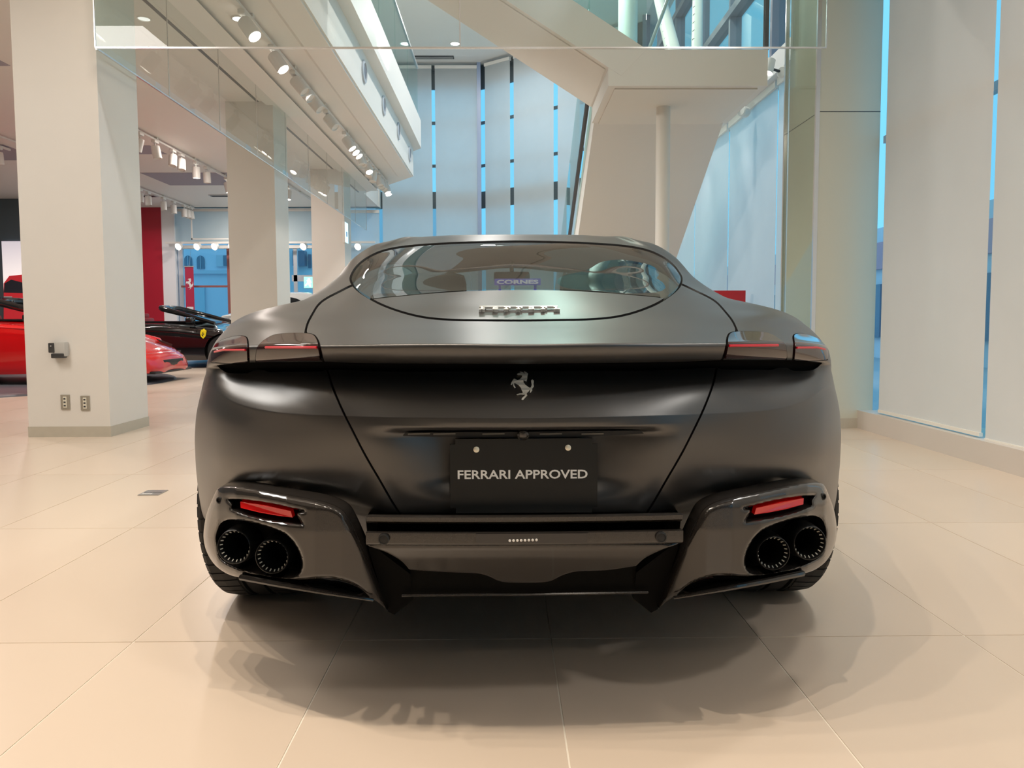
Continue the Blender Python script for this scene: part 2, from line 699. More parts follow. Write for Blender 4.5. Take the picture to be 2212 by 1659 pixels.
# grey recessed panels and air grilles in the low ceiling
for k, (a, b) in enumerate((((320, 377), (510, 403)), ((200, 320), (342, 338)), ((-120, 318), (35, 350)), ((-60, 140), (28, 155)))):
    y0, y1 = (ZL - 0.91) * FPX / (698 - a[1]), (ZL - 0.91) * FPX / (698 - b[1])
    x0, x1 = (a[0] - 1090) * y0 / FPX, (b[0] - 1090) * y0 / FPX
    o = MB().box(x0, x1, y0, y1, ZL - 0.006, ZL + 0.01).build('ceiling_panel', greym)
    tag(o, ['lavender grey ceiling panel between the pillars and the red wall', 'small grey ceiling panel beside the front pillar top', 'grey ceiling panel left of the front pillar', 'grey ceiling panel high up at the left, nearest the viewer'][k], 'ceiling panel')
for k, (px_, py_) in enumerate(((488, 425), (330, 425))):
    y_ = (ZL - 0.91) * FPX / (698 - py_)
    x_ = (px_ - 1090) * y_ / FPX
    t_ = thing('ceiling_grille', ['slim grey air grille in the ceiling beside the second pillar', 'slim grey air grille in the ceiling beside the front pillar'][k], 'vent', (x_, y_, ZL))
    MB().box(x_ - 0.25, x_ + 0.25, y_ - 0.12, y_ + 0.12, ZL - 0.02, ZL).build('frame', alum, t_)
    for q in range(4):
        MB().box(x_ - 0.22, x_ + 0.22, y_ - 0.09 + 0.05 * q, y_ - 0.07 + 0.05 * q, ZL - 0.025, ZL - 0.02).build('slat', darkm, t_)

# pillars
for k, (y0, y1) in enumerate(((6.02, 6.66), (10.55, 11.19), (15.08, 15.72))):
    pm = st('p', MB().box(-3.87, -3.21, y0, y1, 0, ZL).build('pillar', wallm))
    pm['label'] = ['square pale pillar nearest the viewer, with two wall sockets', 'second square pillar, behind the black open car', 'third square pillar, farthest from the viewer'][k]
    bb = MB()
    bb.box(-3.875, -3.205, y0 - 0.005, y1 + 0.005, 0, 0.085)
    bb.build('baseboard', skirtm, pm)
pm = st('p', MB().box(2.64, XR, 6.28, 6.95, 0, ZU).build('pillar', mat('greenish_plaster', (0.60, 0.59, 0.49), rough=0.5)))
pm['label'] = 'broad olive beige pillar at the right window wall'
MB().box(2.635, XR, 6.275, 6.955, 0, 0.086).build('baseboard', skirtm, pm)
MB().box(2.638, XR, 6.2785, 6.951, 2.66, 2.666).build('panel_joint', darkm, pm)
gp = MB().box(2.615, 2.625, 6.30, 6.98, 0.05, ZL + 1.2).build('glass_cladding', glass('clear_glass', (0.93, 0.97, 0.95)), pm)
for y_ in (6.285, 6.985):
    MB().box(2.605, 2.638, y_ - 0.012, y_ + 0.012, 0.0, ZL + 1.3).build('edge_strip', mat('chrome_strip', (0.80, 0.82, 0.86), rough=0.12, metal=1.0), pm)

# right window wall, near zone
frame_m = mat('window_frame', (0.55, 0.60, 0.66), rough=0.35, metal=0.3)
clear = glass('clear_glass', (0.93, 0.97, 0.95))
sill = st('s', MB().box(3.02, XR + 0.25, -5.0, 6.28, 0, 0.155).build('wall_right', mat('pale_kerb', (0.62, 0.57, 0.52), rough=0.55)))
w1 = st('w', MB().box(3.20, 3.206, -5.0, 6.28, 0.155, ZL).build('window_1', clear))
for y_ in (-3.0, -1.4, 0.2, 1.8, 3.3):
    MB().box(3.17, 3.25, y_ - 0.03, y_ + 0.03, 0.155, ZL).build('mullion', frame_m, w1)
for z_ in (2.43,):
    MB().box(3.18, 3.24, -5.0, 6.28, z_ - 0.03, z_ + 0.03).build('transom', frame_m, w1)
cloth = fabric('blind_cloth', (0.78, 0.75, 0.70), 0.16)
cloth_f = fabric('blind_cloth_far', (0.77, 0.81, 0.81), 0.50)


def blind(name, label, a, b, z0, z1, m, inn, group=None, chain=False, weights=True):
    """roller blind hung between plan points a and b"""
    a, b = np.array(a, float), np.array(b, float)
    t_ = thing(name, label, 'blind', (*((a + b) / 2), z0), group)
    n = 12
    Vs, Fs = [], []
    L = np.linalg.norm(b - a)
    e = (b - a) / L
    nrm = np.array([-e[1], e[0]]) * inn
    for i in range(n + 1):
        s_ = i / n
        q = a + (b - a) * s_ + nrm * 0.006 * math.sin(s_ * 9.0 + L * 3)
        Vs += [(q[0], q[1], z0 + 0.02), (q[0], q[1], z1)]
    for i in range(n):
        Fs.append((2 * i, 2 * i + 2, 2 * i + 3, 2 * i + 1))
    obj('cloth', Vs, Fs, m, t_, smooth=True)
    if weights:
        c_ = (a + b) / 2
        mb = MB()
        P = [a - nrm * 0.012, b - nrm * 0.012, b + nrm * 0.012, a + nrm * 0.012]
        mb.prism([(q[0], q[1], z0) for q in P], (0, 0, 0.025))
        mb.build('bottom_bar', mat('blind_bar', (0.82, 0.79, 0.72), rough=0.4), t_)
    P = [a - nrm * 0.03, b - nrm * 0.03, b + nrm * 0.05, a + nrm * 0.05]
    MB().prism([(q[0], q[1], z1) for q in P], (0, 0, 0.08)).build('head_box', whitem, t_)
    if chain:
        q = a + e * 0.06 - nrm * -0.03
        pts = [(q[0], q[1], z1), (q[0], q[1], 0.85), (q[0] + e[0] * 0.02, q[1] + e[1] * 0.02, 0.72), (q[0] + e[0] * 0.06, q[1] + e[1] * 0.06, 0.68), (q[0] - e[0] * -0.10, q[1] + e[1] * 0.10, 0.74), (q[0] + e[0] * 0.11, q[1] + e[1] * 0.11, z1)]
        MB().tube(pts, 0.0022, 5).build('pull_chain', whitem, t_)
    return t_


XB = 3.08
e1a, e1b = on_x(1899, 888, XB), on_x(2119, 935, XB)
e2a = on_x(2130, 950, XB)
blind('roller_blind', 'tall beige blind right of the olive pillar, hung to the kerb', (XB, e1a), (XB, e1b), 0.165, 3.9, cloth, 1, 'near right blinds', chain=True)
blind('roller_blind', 'beige blind cut by the right picture edge, nearest the viewer', (XB, e2a), (XB, e2a - 1.55), 0.14, 3.9, cloth, 1, 'near right blinds', chain=True)
for k in range(3):
    y_ = e2a - 1.66 * (k + 1)
    tag(blind('roller_blind', f'beige blind further along the right wall, {ORD[k]} beside the viewer', (XB, y_), (XB, y_ - 1.55), 0.15, 3.9, cloth, 1, 'blinds beside the viewer'), None, 'blind')

# right window wall, far zone: blinds below a beam, clear glass above
w2 = st('w', MB().box(3.20, 3.206, 6.95, 17.1, 0.1, ZU).build('window_2', clear))
st('s', MB().box(3.05, 3.3, 6.95, 17.1, 0, 0.10).build('trim_1', mat('pale_kerb', (0.62, 0.57, 0.52), rough=0.55)))
beam = st('b', MB().box(2.98, 3.18, 6.95, 17.05, 3.63, 3.86).build('trim_2', mat('beam_white', (0.72, 0.72, 0.72), rough=0.45)))
y_ = 7.2
while y_ < 17:
    MB().box(3.12, 3.28, y_ - 0.035, y_ + 0.035, 3.86, ZU).build('mullion', mat('blue_grey_frame', (0.20, 0.22, 0.28), rough=0.4), w2)
    y_ += 1.63
for z_ in (5.15, 6.45):
    MB().box(3.10, 3.28, 6.95, 17.1, z_ - 0.05, z_ + 0.05).build('transom', mat('blue_grey_frame', (0.20, 0.22, 0.28), rough=0.4), w2)
ed = [7.0, 8.44, 8.50, 10.24, 10.32, 12.05, 12.13, 13.85, 13.93, 15.6, 15.68, 16.3]
for k in range(0, len(ed), 2):
    blind('roller_blind', f'white blind under the right beam, {ORD[k // 2]} behind the olive pillar', (3.09, ed[k + 1]), (3.09, ed[k]), 0.12, 3.55, cloth_f, 1, 'blinds under the right beam')

# the glazed bay at the far end
PA, PB, PC = (-3.45, YB), (-0.65, YB), (XR + 0.05, 17.05)
w3 = st('w', MB().prism([(PA[0], YB + 0.14, 0.1), (PB[0] + 0.05, YB + 0.14, 0.1), (PC[0] + 0.1, PC[1] + 0.14, 0.1), (PC[0] + 0.1, PC[1] + 0.148, 0.1), (PB[0] + 0.05, YB + 0.148, 0.1), (PA[0], YB + 0.148, 0.1)], (0, 0, ZU - 0.1)).build('window_3', clear))
for z_, h_ in ((4.22, 0.22), (5.13, 0.035), (6.26, 0.035), (7.45, 0.31), (0.2, 0.2), (2.4, 0.035)):
    MB().prism([(PA[0], YB + 0.2, z_ - h_), (PB[0] + 0.05, YB + 0.2, z_ - h_), (PC[0] + 0.1, PC[1] + 0.2, z_ - h_), (PC[0] + 0.1, PC[1] + 0.28, z_ - h_), (PB[0] + 0.05, YB + 0.28, z_ - h_), (PA[0], YB + 0.28, z_ - h_)], (0, 0, 2 * h_)).build('transom', mat('dark_frame', (0.10, 0.11, 0.14), rough=0.4), w3)
MB().box(PB[0] - 0.05, PB[0] + 0.05, YB - 0.05, YB + 0.12, 0, ZU).build('corner_post', mat('blue_frame', (0.30, 0.38, 0.55), rough=0.35), w3)
gapw = 0.045
names = ['leftmost tall blind of the far bay, beside the mezzanine end', 'second tall blind of the far bay from the left', 'tall blind of the far bay left of the corner post', 'tall blind of the far bay just right of the corner post', 'tall blind of the far bay behind the stair flight', 'narrow tall blind of the far bay beside the stair glass', 'last tall blind of the far bay, behind the landing']
xs_b = [-4.6, (828 - 1090) * YB / FPX, (942 - 1090) * YB / FPX, PB[0] - 0.02]
for k in range(3):
    a_ = (xs_b[k] + (gapw if k else 0), YB - 0.03)
    b_ = (xs_b[k + 1] - (gapw if k < 2 else 0.03), YB - 0.03)
    blind('roller_blind', names[k], a_, b_, 0.12, 7.6 if k else 3.85, cloth_f, 1, 'tall blinds of the far bay')
u_ = np.array([PC[0] - PB[0], PC[1] - PB[1]])
s0 = 0.03
for k, s1 in enumerate((0.225, 0.50, 0.655, 0.93)):
    a_, b_ = np.array(PB) + u_ * (s0 + 0.012), np.array(PB) + u_ * (s1 - 0.012)
    blind('roller_blind', names[3 + k], a_ - (0.0, 0.05), b_ - (0.0, 0.05), 0.12, 7.6, cloth_f, 1, 'tall blinds of the far bay')
    s0 = s1

# rear left: red wall, slate wall, shop window
st('w', MB().box(-10.4, -9.08, 19.9, 20.1, 0, ZL).build('wall_back', mat('red_wall', (0.42, 0.016, 0.035), rough=0.28, coat=0.2)))
st('w', MB().box(XL, -10.4, 18.5, 18.7, 0, ZL).build('wall_back', mat('slate_wall', (0.10, 0.13, 0.15), rough=0.6)))
st('w', MB().box(-9.08, -8.74, 19.92, 20.1, 0, ZL).build('wall_back', mat('bluish_pier', (0.80, 0.82, 0.84), rough=0.5)))
w4 = st('w', MB().box(-8.74, -3.3, 20.14, 20.148, 0.1, 2.95).build('window_4', clear))
for x_, wd_, c_ in ((-8.66, 0.06, 'window_frame'), (-7.38, 0.045, 'red_brown'), (-7.25, 0.03, 'window_frame'), (-5.6, 0.05, 'window_frame'), (-4.9, 0.05, 'window_frame'), (-4.3, 0.03, 'window_frame')):
    MB().box(x_ - wd_, x_ + wd_, 20.05, 20.14, 0, 2.95).build('mullion', mat('red_brown', (0.30, 0.10, 0.09), rough=0.5) if c_ == 'red_brown' else frame_m, w4)
MB().box(-8.66, -7.38, 20.04, 20.13, 1.90, 1.95).build('transom', mat('red_brown', (0.30, 0.10, 0.09), rough=0.5), w4)
MB().box(-8.74, -3.3, 20.02, 20.16, 2.93, 3.02).build('transom', whitem, w4)
MB().box(-5.7, -4.2, 20.05, 20.13, 2.05, 2.22).build('transom', frame_m, w4)
MB().box(-5.7, -4.2, 20.05, 20.13, 1.50, 1.62).build('transom', frame_m, w4)
MB().box(-7.25, -6.9, 19.95, 20.12, 0, 2.2).build('panel', mat('pale_panel', (0.60, 0.60, 0.60), rough=0.5), w4)
cloth_g = fabric('blind_cloth_shop', (0.62, 0.68, 0.66), 0.25)
blind('roller_blind', 'wide grey green blind above the shop window at the rear left', (-8.74, 19.98), (-6.55, 19.98), 3.02, 3.9, cloth_g, 1, 'blinds above the shop window', weights=False)
blind('roller_blind', 'grey green blind above the shop window, behind the second pillar', (-6.42, 19.98), (-4.66, 19.98), 3.02, 3.9, cloth_g, 1, 'blinds above the shop window', weights=False)
hf = MB()
x0, x1 = (424 - 1090) * 19.7 / FPX, (512 - 1090) * 19.7 / FPX
z0, z1 = 3.13, 3.97
hf.box(x0, x0 + 0.03, 19.68, 19.70, z0, z1)
hf.box(x0, x1, 19.68, 19.70, z0, z0 + 0.03)
hf.build('hanging_frame', whitem)
tag(bpy.data.objects['hanging_frame'], 'thin white hanging frame in front of the grey green blind', 'frame')
# slab edge left of the bay above the low ceiling
st('w', MB().box(XL, -3.3, 19.9, 20.3, ZL + 0.0, ZL + 1.2).build('wall_back', wallm))
st('w', MB().box(XL, -3.3, 20.0, 20.2, ZL + 1.2, ZU).build('wall_back', wallm))

# hanging glass smoke barriers
smoke = glass('smoke_barrier_glass', (0.90, 0.95, 0.93), pale_mix=0.035)
chan = mat('channel_metal', (0.75, 0.76, 0.76), rough=0.25, metal=0.9)
ZG = 3.05
t_ = thing('smoke_barrier', 'hanging glass smoke barrier running across the hall in front of the atrium', 'glass barrier', (0, 5.9, ZG))
xs_g = [-3.15, -0.335, 2.03, 2.52]
for a, b in zip(xs_g[:-1], xs_g[1:]):
    MB().quad((a + 0.004, 5.9, ZG), (b - 0.004, 5.9, ZG), (b - 0.004, 5.9, ZL), (a + 0.004, 5.9, ZL)).build('glass_pane', smoke, t_)
for x_ in xs_g:
    MB().box(x_ - 0.004, x_ + 0.004, 5.894, 5.906, ZG, ZL).build('joint', chan if x_ != 2.03 else darkm, t_)
MB().box(xs_g[0], xs_g[-1], 5.892, 5.908, ZG - 0.012, ZG).build('bottom_channel', chan, t_)
t_ = thing('smoke_barrier', 'long hanging glass smoke barrier running past the pillars to the rear', 'glass barrier', (-3.15, 11.5, ZG))
ys_g = [5.915 + 1.25 * k for k in range(10)]
for a, b in zip(ys_g[:-1], ys_g[1:]):
    MB().quad((-3.15, a + 0.004, ZG), (-3.15, b - 0.004, ZG), (-3.15, b - 0.004, ZL), (-3.15, a + 0.004, ZL)).build('glass_pane', smoke, t_)
for y_ in ys_g[1:]:
    MB().box(-3.154, -3.146, y_ - 0.003, y_ + 0.003, ZG, ZL).build('joint', chan, t_)
MB().box(-3.158, -3.142, 5.915, ys_g[-1], ZG - 0.012, ZG).build('bottom_channel', chan, t_)

# mezzanine balustrade
gb = glass('balustrade_glass', (0.72, 0.90, 0.88), pale_mix=0.03)
t_ = thing('glass_balustrade', 'greenish glass balustrade along the mezzanine edge', 'balustrade', (-1.78, 11, ZL + 1.17))
for k in range(6):
    a, b = 6.2 + 1.6 * k, 6.2 + 1.6 * (k + 1) - 0.02
    MB().box(-1.80, -1.788, a, b, ZL + 0.9, ZL + 2.2).build('glass_pane', gb, t_)
MB().box(-1.82, -1.77, 6.2, 15.8, ZL + 2.2, ZL + 2.24).build('handrail', alum, t_)

# stair with a landing
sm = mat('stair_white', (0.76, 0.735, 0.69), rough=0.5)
stair = thing('staircase', 'white angular staircase with a boxed landing on a round post', 'staircase', (1.7, 8, 0))
Y1, Y2 = 7.1, 8.4
XA, XZ = 0.985, 2.485
ld = MB().box(XA, XZ, Y1, Y2, 3.13, 3.465).build('landing', sm, stair)
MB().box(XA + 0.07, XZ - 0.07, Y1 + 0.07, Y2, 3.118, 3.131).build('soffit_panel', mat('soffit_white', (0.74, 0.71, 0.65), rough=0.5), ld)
z_b = lambda x: 3.30 + 0.64 * (XA - x)
xt = -1.74
up_ = MB().prism([(XA + 0.12, Y1 - 0.002, z_b(XA + 0.12)), (xt, Y1 - 0.002, z_b(xt)), (xt, Y1 - 0.002, z_b(xt) + 0.40), (XA + 0.36, Y1 - 0.002, 3.465)], (0, Y2 - Y1 - 0.01, 0)).build('upper_flight', sm, stair)
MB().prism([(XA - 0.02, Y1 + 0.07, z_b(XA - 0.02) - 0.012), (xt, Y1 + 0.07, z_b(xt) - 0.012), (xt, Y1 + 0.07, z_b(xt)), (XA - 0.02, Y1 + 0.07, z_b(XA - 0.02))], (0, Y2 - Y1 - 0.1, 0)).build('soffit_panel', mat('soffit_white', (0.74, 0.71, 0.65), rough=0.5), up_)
yb_ = lambda z: Y2 + (3.13 - z) / 0.60
lo_ = MB().prism([(XA + 0.02, Y2 - 0.02, 3.13), (XA + 0.02, yb_(0), 0), (XA + 0.02, yb_(0) + 0.75, 0), (XA + 0.02, Y2 + 0.3, 3.465), (XA + 0.02, Y2 - 0.02, 3.465)], (XZ - XA - 0.06, 0, 0)).build('lower_flight', sm, stair)
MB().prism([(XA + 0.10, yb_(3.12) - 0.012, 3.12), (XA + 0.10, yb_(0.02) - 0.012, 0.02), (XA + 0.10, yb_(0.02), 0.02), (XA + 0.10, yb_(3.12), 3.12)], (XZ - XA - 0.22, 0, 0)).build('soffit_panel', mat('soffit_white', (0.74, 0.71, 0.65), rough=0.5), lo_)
MB().lathe([(0.072, 0), (0.072, 3.12)], (1.645, 7.76, 0), (0, 0, 1), 24).build('post', sm, stair, smooth=True)
MB().prism([(XA - 0.05, 8.3, 3.5), (XA - 0.05, yb_(0) + 0.6, 0.35), (XA - 0.05, yb_(0) + 0.6, 1.3), (XA - 0.05, 8.3, 4.45)], (0.012, 0, 0)).build('glass_side', gb, stair)
MB().tube([(XA - 0.045, 8.3, 3.45), (XA - 0.045, yb_(0) + 0.6, 0.30)], 0.025, 8).build('handrail', darkm, stair)
MB().quad((XA + 0.36, Y1 + 0.03, 3.465), (XZ - 0.03, Y1 + 0.03, 3.465), (XZ - 0.03, Y1 + 0.03, 4.5), (XA + 0.36, Y1 + 0.03, 4.5)).build('glass_front', gb, stair)
MB().prism([(XA + 0.36, Y1 + 0.03, 3.465), (XA + 0.36, Y1 + 0.03, 4.5), (xt, Y1 + 0.03, z_b(xt) + 1.45), (xt, Y1 + 0.03, z_b(xt) + 0.4)], (0, 0.01, 0)).build('glass_side', gb, stair)
MB().box(XZ - 0.03, XZ + 0.01, Y1 + 0.01, Y1 + 0.05, 3.465, 4.55).build('rail_post', darkm, stair)
MB().tube([(XA + 0.40, Y1 + 0.1, 3.5), (XA + 1.15, Y1 + 0.6, 5.4)], 0.018, 8).build('stay_rod', alum, stair)
# a round column and two slanted beams behind the landing
t_ = thing('round_column', 'pale round column standing behind the stair landing', 'column', (2.20, 13.4, 0))
MB().lathe([(0.17, 0), (0.17, ZU)], (2.20, 13.4, 0), (0, 0, 1), 28).build('shaft', sm, t_, smooth=True)
MB().lathe([(0.19, 3.86), (0.19, 4.0)], (2.20, 13.4, 0), (0, 0, 1), 28).build('collar', alum, t_, smooth=True)
for k, (a, b, r) in enumerate((((2.15, 9.4, 4.1), (2.85, 14.5, 7.6), 0.10), ((2.35, 9.2, 4.0), (2.95, 11.5, 6.6), 0.07))):
    t2 = thing('slanted_brace', ['thick white slanted brace above the stair landing', 'thin white slanted brace above the stair landing'][k], 'brace', a)
    MB().tube([a, b], r, 14).build('tube', sm, t2, smooth=True)
    A_, B_ = Vector(a), Vector(b)
    for q in range(7):
        P_ = A_.lerp(B_, 0.12 + 0.06 * q)
        MB().lathe([(r * 0.3, 0), (r * 0.3, 0.006)], P_ + Vector((-r * 0.75, -r * 0.68, 0)), (-0.72, -0.69, 0), 8, cap1=True).build('bolt', darkm, t2)
# ------------------------------------------------------------------ the coupe
CARX = 0.042


def p(px, py, y):
    q = at(px, py, y)
    return (abs(q[0] - CARX), y, q[2])


def c0(py, y):
    return (0.0, y, at(1130, py, y)[2])


# control rows of the body from the sill up to the roof spine; columns run from the centre of the tail round the corner,
# along the side and to the centre of the nose
ROWS = [
    # undertail
    [c0(1215, 1.80), p(920, 1215, 1.81), p(745, 1215, 1.88), p(650, 1210, 1.98), p(545, 1205, 2.02), p(490, 1200, 2.08), (0.93, 2.30, 0.26), (0.93, 3.7, 0.16), (0.95, 5.1, 0.18), (0.70, 6.05, 0.18), (0, 6.15, 0.18)],
    [c0(1120, 1.70), p(920, 1120, 1.71), p(800, 1118, 1.76), p(640, 1100, 1.90), p(530, 1092, 1.96), p(470, 1105, 2.02), p(437, 1120, 2.20), (0.955, 3.7, 0.24), (0.955, 5.1, 0.26), (0.71, 6.05, 0.26), (0, 6.17, 0.26)],
    [c0(1110, 1.655), p(920, 1109, 1.662), p(830, 1104, 1.68), p(632, 1062, 1.76), p(518, 1048, 1.84), p(461, 1060, 1.95), p(429, 1070, 2.18), (0.962, 3.7, 0.34), (0.96, 5.1, 0.36), (0.72, 6.03, 0.34), (0, 6.17, 0.34)],
    [c0(1075, 1.640), p(920, 1074, 1.647), p(815, 1062, 1.66), p(615, 1030, 1.715), p(506, 1018, 1.81), p(455, 1015, 1.93), p(424, 1020, 2.17), (0.965, 3.7, 0.44), (0.965, 5.1, 0.44), (0.73, 6.0, 0.42), (0, 6.16, 0.42)],
    [c0(1020, 1.617), p(920, 1019, 1.624), p(788, 1010, 1.645), p(607, 990, 1.702), p(502, 980, 1.795), p(452, 960, 1.91), p(421, 965, 2.16), (0.966, 3.7, 0.54), (0.967, 5.1, 0.52), (0.73, 5.98, 0.47), (0, 6.14, 0.47)],
    [c0(955, 1.604), p(920, 954, 1.610), p(762, 945, 1.635), p(604, 935, 1.697), p(503, 920, 1.788), p(453, 895, 1.90), p(423, 905, 2.14), (0.965, 3.7, 0.62), (0.967, 5.1, 0.57), (0.73, 5.96, 0.50), (0, 6.12, 0.50)],
    # crease under the tail lamp shelf
    [c0(904, 1.604), p(920, 903, 1.610), p(745, 899.5, 1.6395), p(600, 892.5, 1.6965), p(510.5, 872.5, 1.7865), p(462, 843, 1.8965), p(433, 852, 2.112), (0.963, 3.7, 0.68), (0.966, 5.1, 0.61), (0.73, 5.94, 0.52), (0, 6.10, 0.52)],
    [c0(900, 1.606), p(920, 899, 1.612), p(744, 896, 1.641), p(600, 889, 1.698), p(511, 869, 1.788), p(463, 839, 1.898), p(434, 848, 2.11), (0.962, 3.7, 0.695), (0.965, 5.1, 0.62), (0.73, 5.93, 0.53), (0, 6.09, 0.53)],
    [c0(850, 1.640), p(920, 850, 1.647), p(724, 848, 1.672), p(608, 845, 1.738), p(520, 835, 1.825), p(464, 816, 1.918), p(441, 818, 2.09), (0.96, 3.7, 0.72), (0.964, 5.1, 0.64), (0.73, 5.92, 0.55), (0, 6.08, 0.55)],
    [c0(806, 1.685), p(920, 806, 1.695), p(708, 808, 1.725), p(606, 808, 1.79), p(528, 808, 1.868), p(462, 802, 1.930), p(446, 803, 2.08), (0.958, 3.7, 0.735), (0.963, 5.1, 0.65), (0.73, 5.91, 0.56), (0, 6.07, 0.56)],
    # under the lip
    [c0(794, 1.705), p(920, 794, 1.712), p(704, 793, 1.748), p(605, 794, 1.812), p(530, 797, 1.880), p(461, 796, 1.932), p(447, 797, 2.075), (0.957, 3.7, 0.745), (0.962, 5.1, 0.66), (0.73, 5.90, 0.565), (0, 6.06, 0.565)],
    [c0(783, 1.600), p(920, 783, 1.608), p(697, 780, 1.660), p(602, 781, 1.728), p(520, 784, 1.822), p(459, 789, 1.916), p(449, 790, 2.06), (0.956, 3.7, 0.76), (0.96, 5.1, 0.67), (0.73, 5.89, 0.57), (0, 6.05, 0.57)],
    # lip face
    [c0(778, 1.583), p(920, 778, 1.592), p(695, 774, 1.645), p(601, 776, 1.712), p(519, 778, 1.808), p(459, 783, 1.905), p(450, 784, 2.055), (0.956, 3.7, 0.77), (0.96, 5.1, 0.68), (0.73, 5.88, 0.58), (0, 6.04, 0.58)],
    [c0(751, 1.560), p(920, 750, 1.569), p(692, 751, 1.624), p(600, 751, 1.692), p(521, 753, 1.790), p(465, 759, 1.893), p(453, 766, 2.05), (0.955, 3.7, 0.795), (0.957, 5.1, 0.71), (0.72, 5.86, 0.61), (0, 6.02, 0.61)],
    [c0(744.5, 1.562), p(920, 743.5, 1.571), p(691, 745.5, 1.628), p(600, 745, 1.697), p(523, 747, 1.797), p(469, 753, 1.902), p(455, 760, 2.052), (0.953, 3.7, 0.805), (0.955, 5.1, 0.72), (0.72, 5.84, 0.62), (0, 6.00, 0.62)],
    # deck
    [c0(741.5, 1.575), p(920, 740.5, 1.583), p(691, 743, 1.642), p(600, 742, 1.712), p(526, 743, 1.815), p(473, 749, 1.92), p(457, 755, 2.06), (0.951, 3.7, 0.815), (0.952, 5.1, 0.735), (0.71, 5.80, 0.65), (0, 5.96, 0.65)],
    [c0(716, 1.71), p(920, 715, 1.72), p(706, 716, 1.78), p(607, 714, 1.86), p(536, 716, 1.95), p(486, 727, 2.05), p(464, 741, 2.13), (0.947, 3.7, 0.84), (0.94, 5.1, 0.77), (0.69, 5.65, 0.70), (0, 5.85, 0.71)],
    [c0(690, 1.88), p(920, 688, 1.885), p(730, 690, 1.92), p(622, 687, 1.99), p(548, 691, 2.07), p(502, 706, 2.16), p(477, 725, 2.24), (0.942, 3.7, 0.86), (0.925, 5.1, 0.80), (0.66, 5.50, 0.75), (0, 5.68, 0.77)],
    [c0(660, 2.02), p(930, 659, 2.025), p(752, 668, 2.05), p(650, 672, 2.12), p(570, 676, 2.20), p(522, 690, 2.28), p(489, 712, 2.36), (0.936, 3.7, 0.877), (0.905, 5.1, 0.83), (0.62, 5.32, 0.80), (0, 5.50, 0.82)],
    [c0(626, 2.19), p(940, 630, 2.195), p(776, 640, 2.22), p(690, 650, 2.28), p(610, 659, 2.36), p(548, 675, 2.42), p(500, 703, 2.48), (0.925, 3.7, 0.893), (0.885, 5.1, 0.85), (0.56, 5.18, 0.845), (0, 5.35, 0.865)],
    [c0(590, 2.40), p(955, 592, 2.405), p(790, 606, 2.43), p(722, 626, 2.50), p(655, 648, 2.62), (0.815, 2.76, 0.962), (0.925, 2.88, 0.905), (0.90, 3.7, 0.915), (0.845, 5.0, 0.875), (0.50, 5.06, 0.885), (0, 5.20, 0.905)],
    # belt line and greenhouse
    [c0(556, 2.63), p(965, 558, 2.635), p(815, 568, 2.66), p(757, 588, 2.72), p(722, 605, 2.86), (0.735, 3.02, 1.035), (0.80, 3.25, 0.957), (0.84, 3.7, 0.945), (0.74, 4.80, 0.925), (0.43, 4.95, 0.93), (0, 5.06, 0.95)],
    [c0(528, 2.86), p(965, 530, 2.865), p(842, 541, 2.89), p(788, 549, 2.90), p(764, 558, 2.98), (0.665, 3.16, 1.15), (0.69, 3.42, 1.115), (0.725, 3.8, 1.09), (0.64, 4.60, 1.06), (0.37, 4.72, 1.07), (0, 4.80, 1.08)],
    [c0(516.5, 3.02), p(965, 518, 3.025), p(865, 527, 3.03), p(838, 524, 3.03), p(817, 528, 3.12), (0.582, 3.30, 1.212), (0.60, 3.55, 1.185), (0.61, 3.85, 1.175), (0.53, 4.40, 1.16), (0.31, 4.52, 1.18), (0, 4.58, 1.19)],
    [c0(506.5, 3.22), p(980, 508, 3.23), p(905, 512, 3.22), p(876, 512.5, 3.18), (0.488, 3.30, 1.262), (0.485, 3.45, 1.256), (0.475, 3.65, 1.25), (0.47, 3.88, 1.245), (0.39, 4.20, 1.235), (0.22, 4.32, 1.25), (0, 4.37, 1.255)],
    [(0, 3.42, 1.303), (0.10, 3.43, 1.303), (0.19, 3.45, 1.302), (0.25, 3.50, 1.300), (0.27, 3.56, 1.298), (0.28, 3.62, 1.297), (0.28, 3.70, 1.296), (0.26, 3.85, 1.294), (0.20, 4.02, 1.288), (0.12, 4.12, 1.286), (0, 4.16, 1.285)],
    [(0, 3.60, 1.306), (0.0, 3.60, 1.306), (0.0, 3.61, 1.306), (0.0, 3.63, 1.306), (0.0, 3.66, 1.306), (0.0, 3.70, 1.306), (0.0, 3.75, 1.305), (0.0, 3.82, 1.305), (0.0, 3.90, 1.304), (0.0, 3.96, 1.302), (0, 3.98, 1.301)],
]


def more_columns(rows):
    """extra columns just ahead of the rear axle and ahead of the front axle keep the flanks from bulging"""
    out = []
    for i, r in enumerate(rows):
        r = [np.array(q, float) for q in r]
        a, b, c, d = r[6], r[7], r[8], r[9]
        m1, m2 = a * 0.6 + b * 0.4, c * 0.55 + d * 0.45
        if i < 17:
            m1 = np.array([0.974, max(2.72, a[1] + 0.35), a[2] * 0.6 + b[2] * 0.4])
        elif i < 21:
            m1[0] = max(a[0], b[0]) + 0.004
        if i < 18:
            m2 = np.array([c[0] - 0.045, c[1] + 0.45, c[2] * 0.6 + d[2] * 0.4])
        out.append(r[:7] + [m1] + r[7:9] + [m2] + r[9:])
    return out


ROWS = more_columns(ROWS)
USEG = [20, 18, 12, 12, 10, 16, 10, 10, 14, 6, 8, 6]
VSEG = [5, 4, 8, 9, 10, 6, 3, 7, 7, 4, 6, 3, 7, 3, 3, 8, 8, 8, 8, 10, 10, 9, 6, 6, 5, 4]


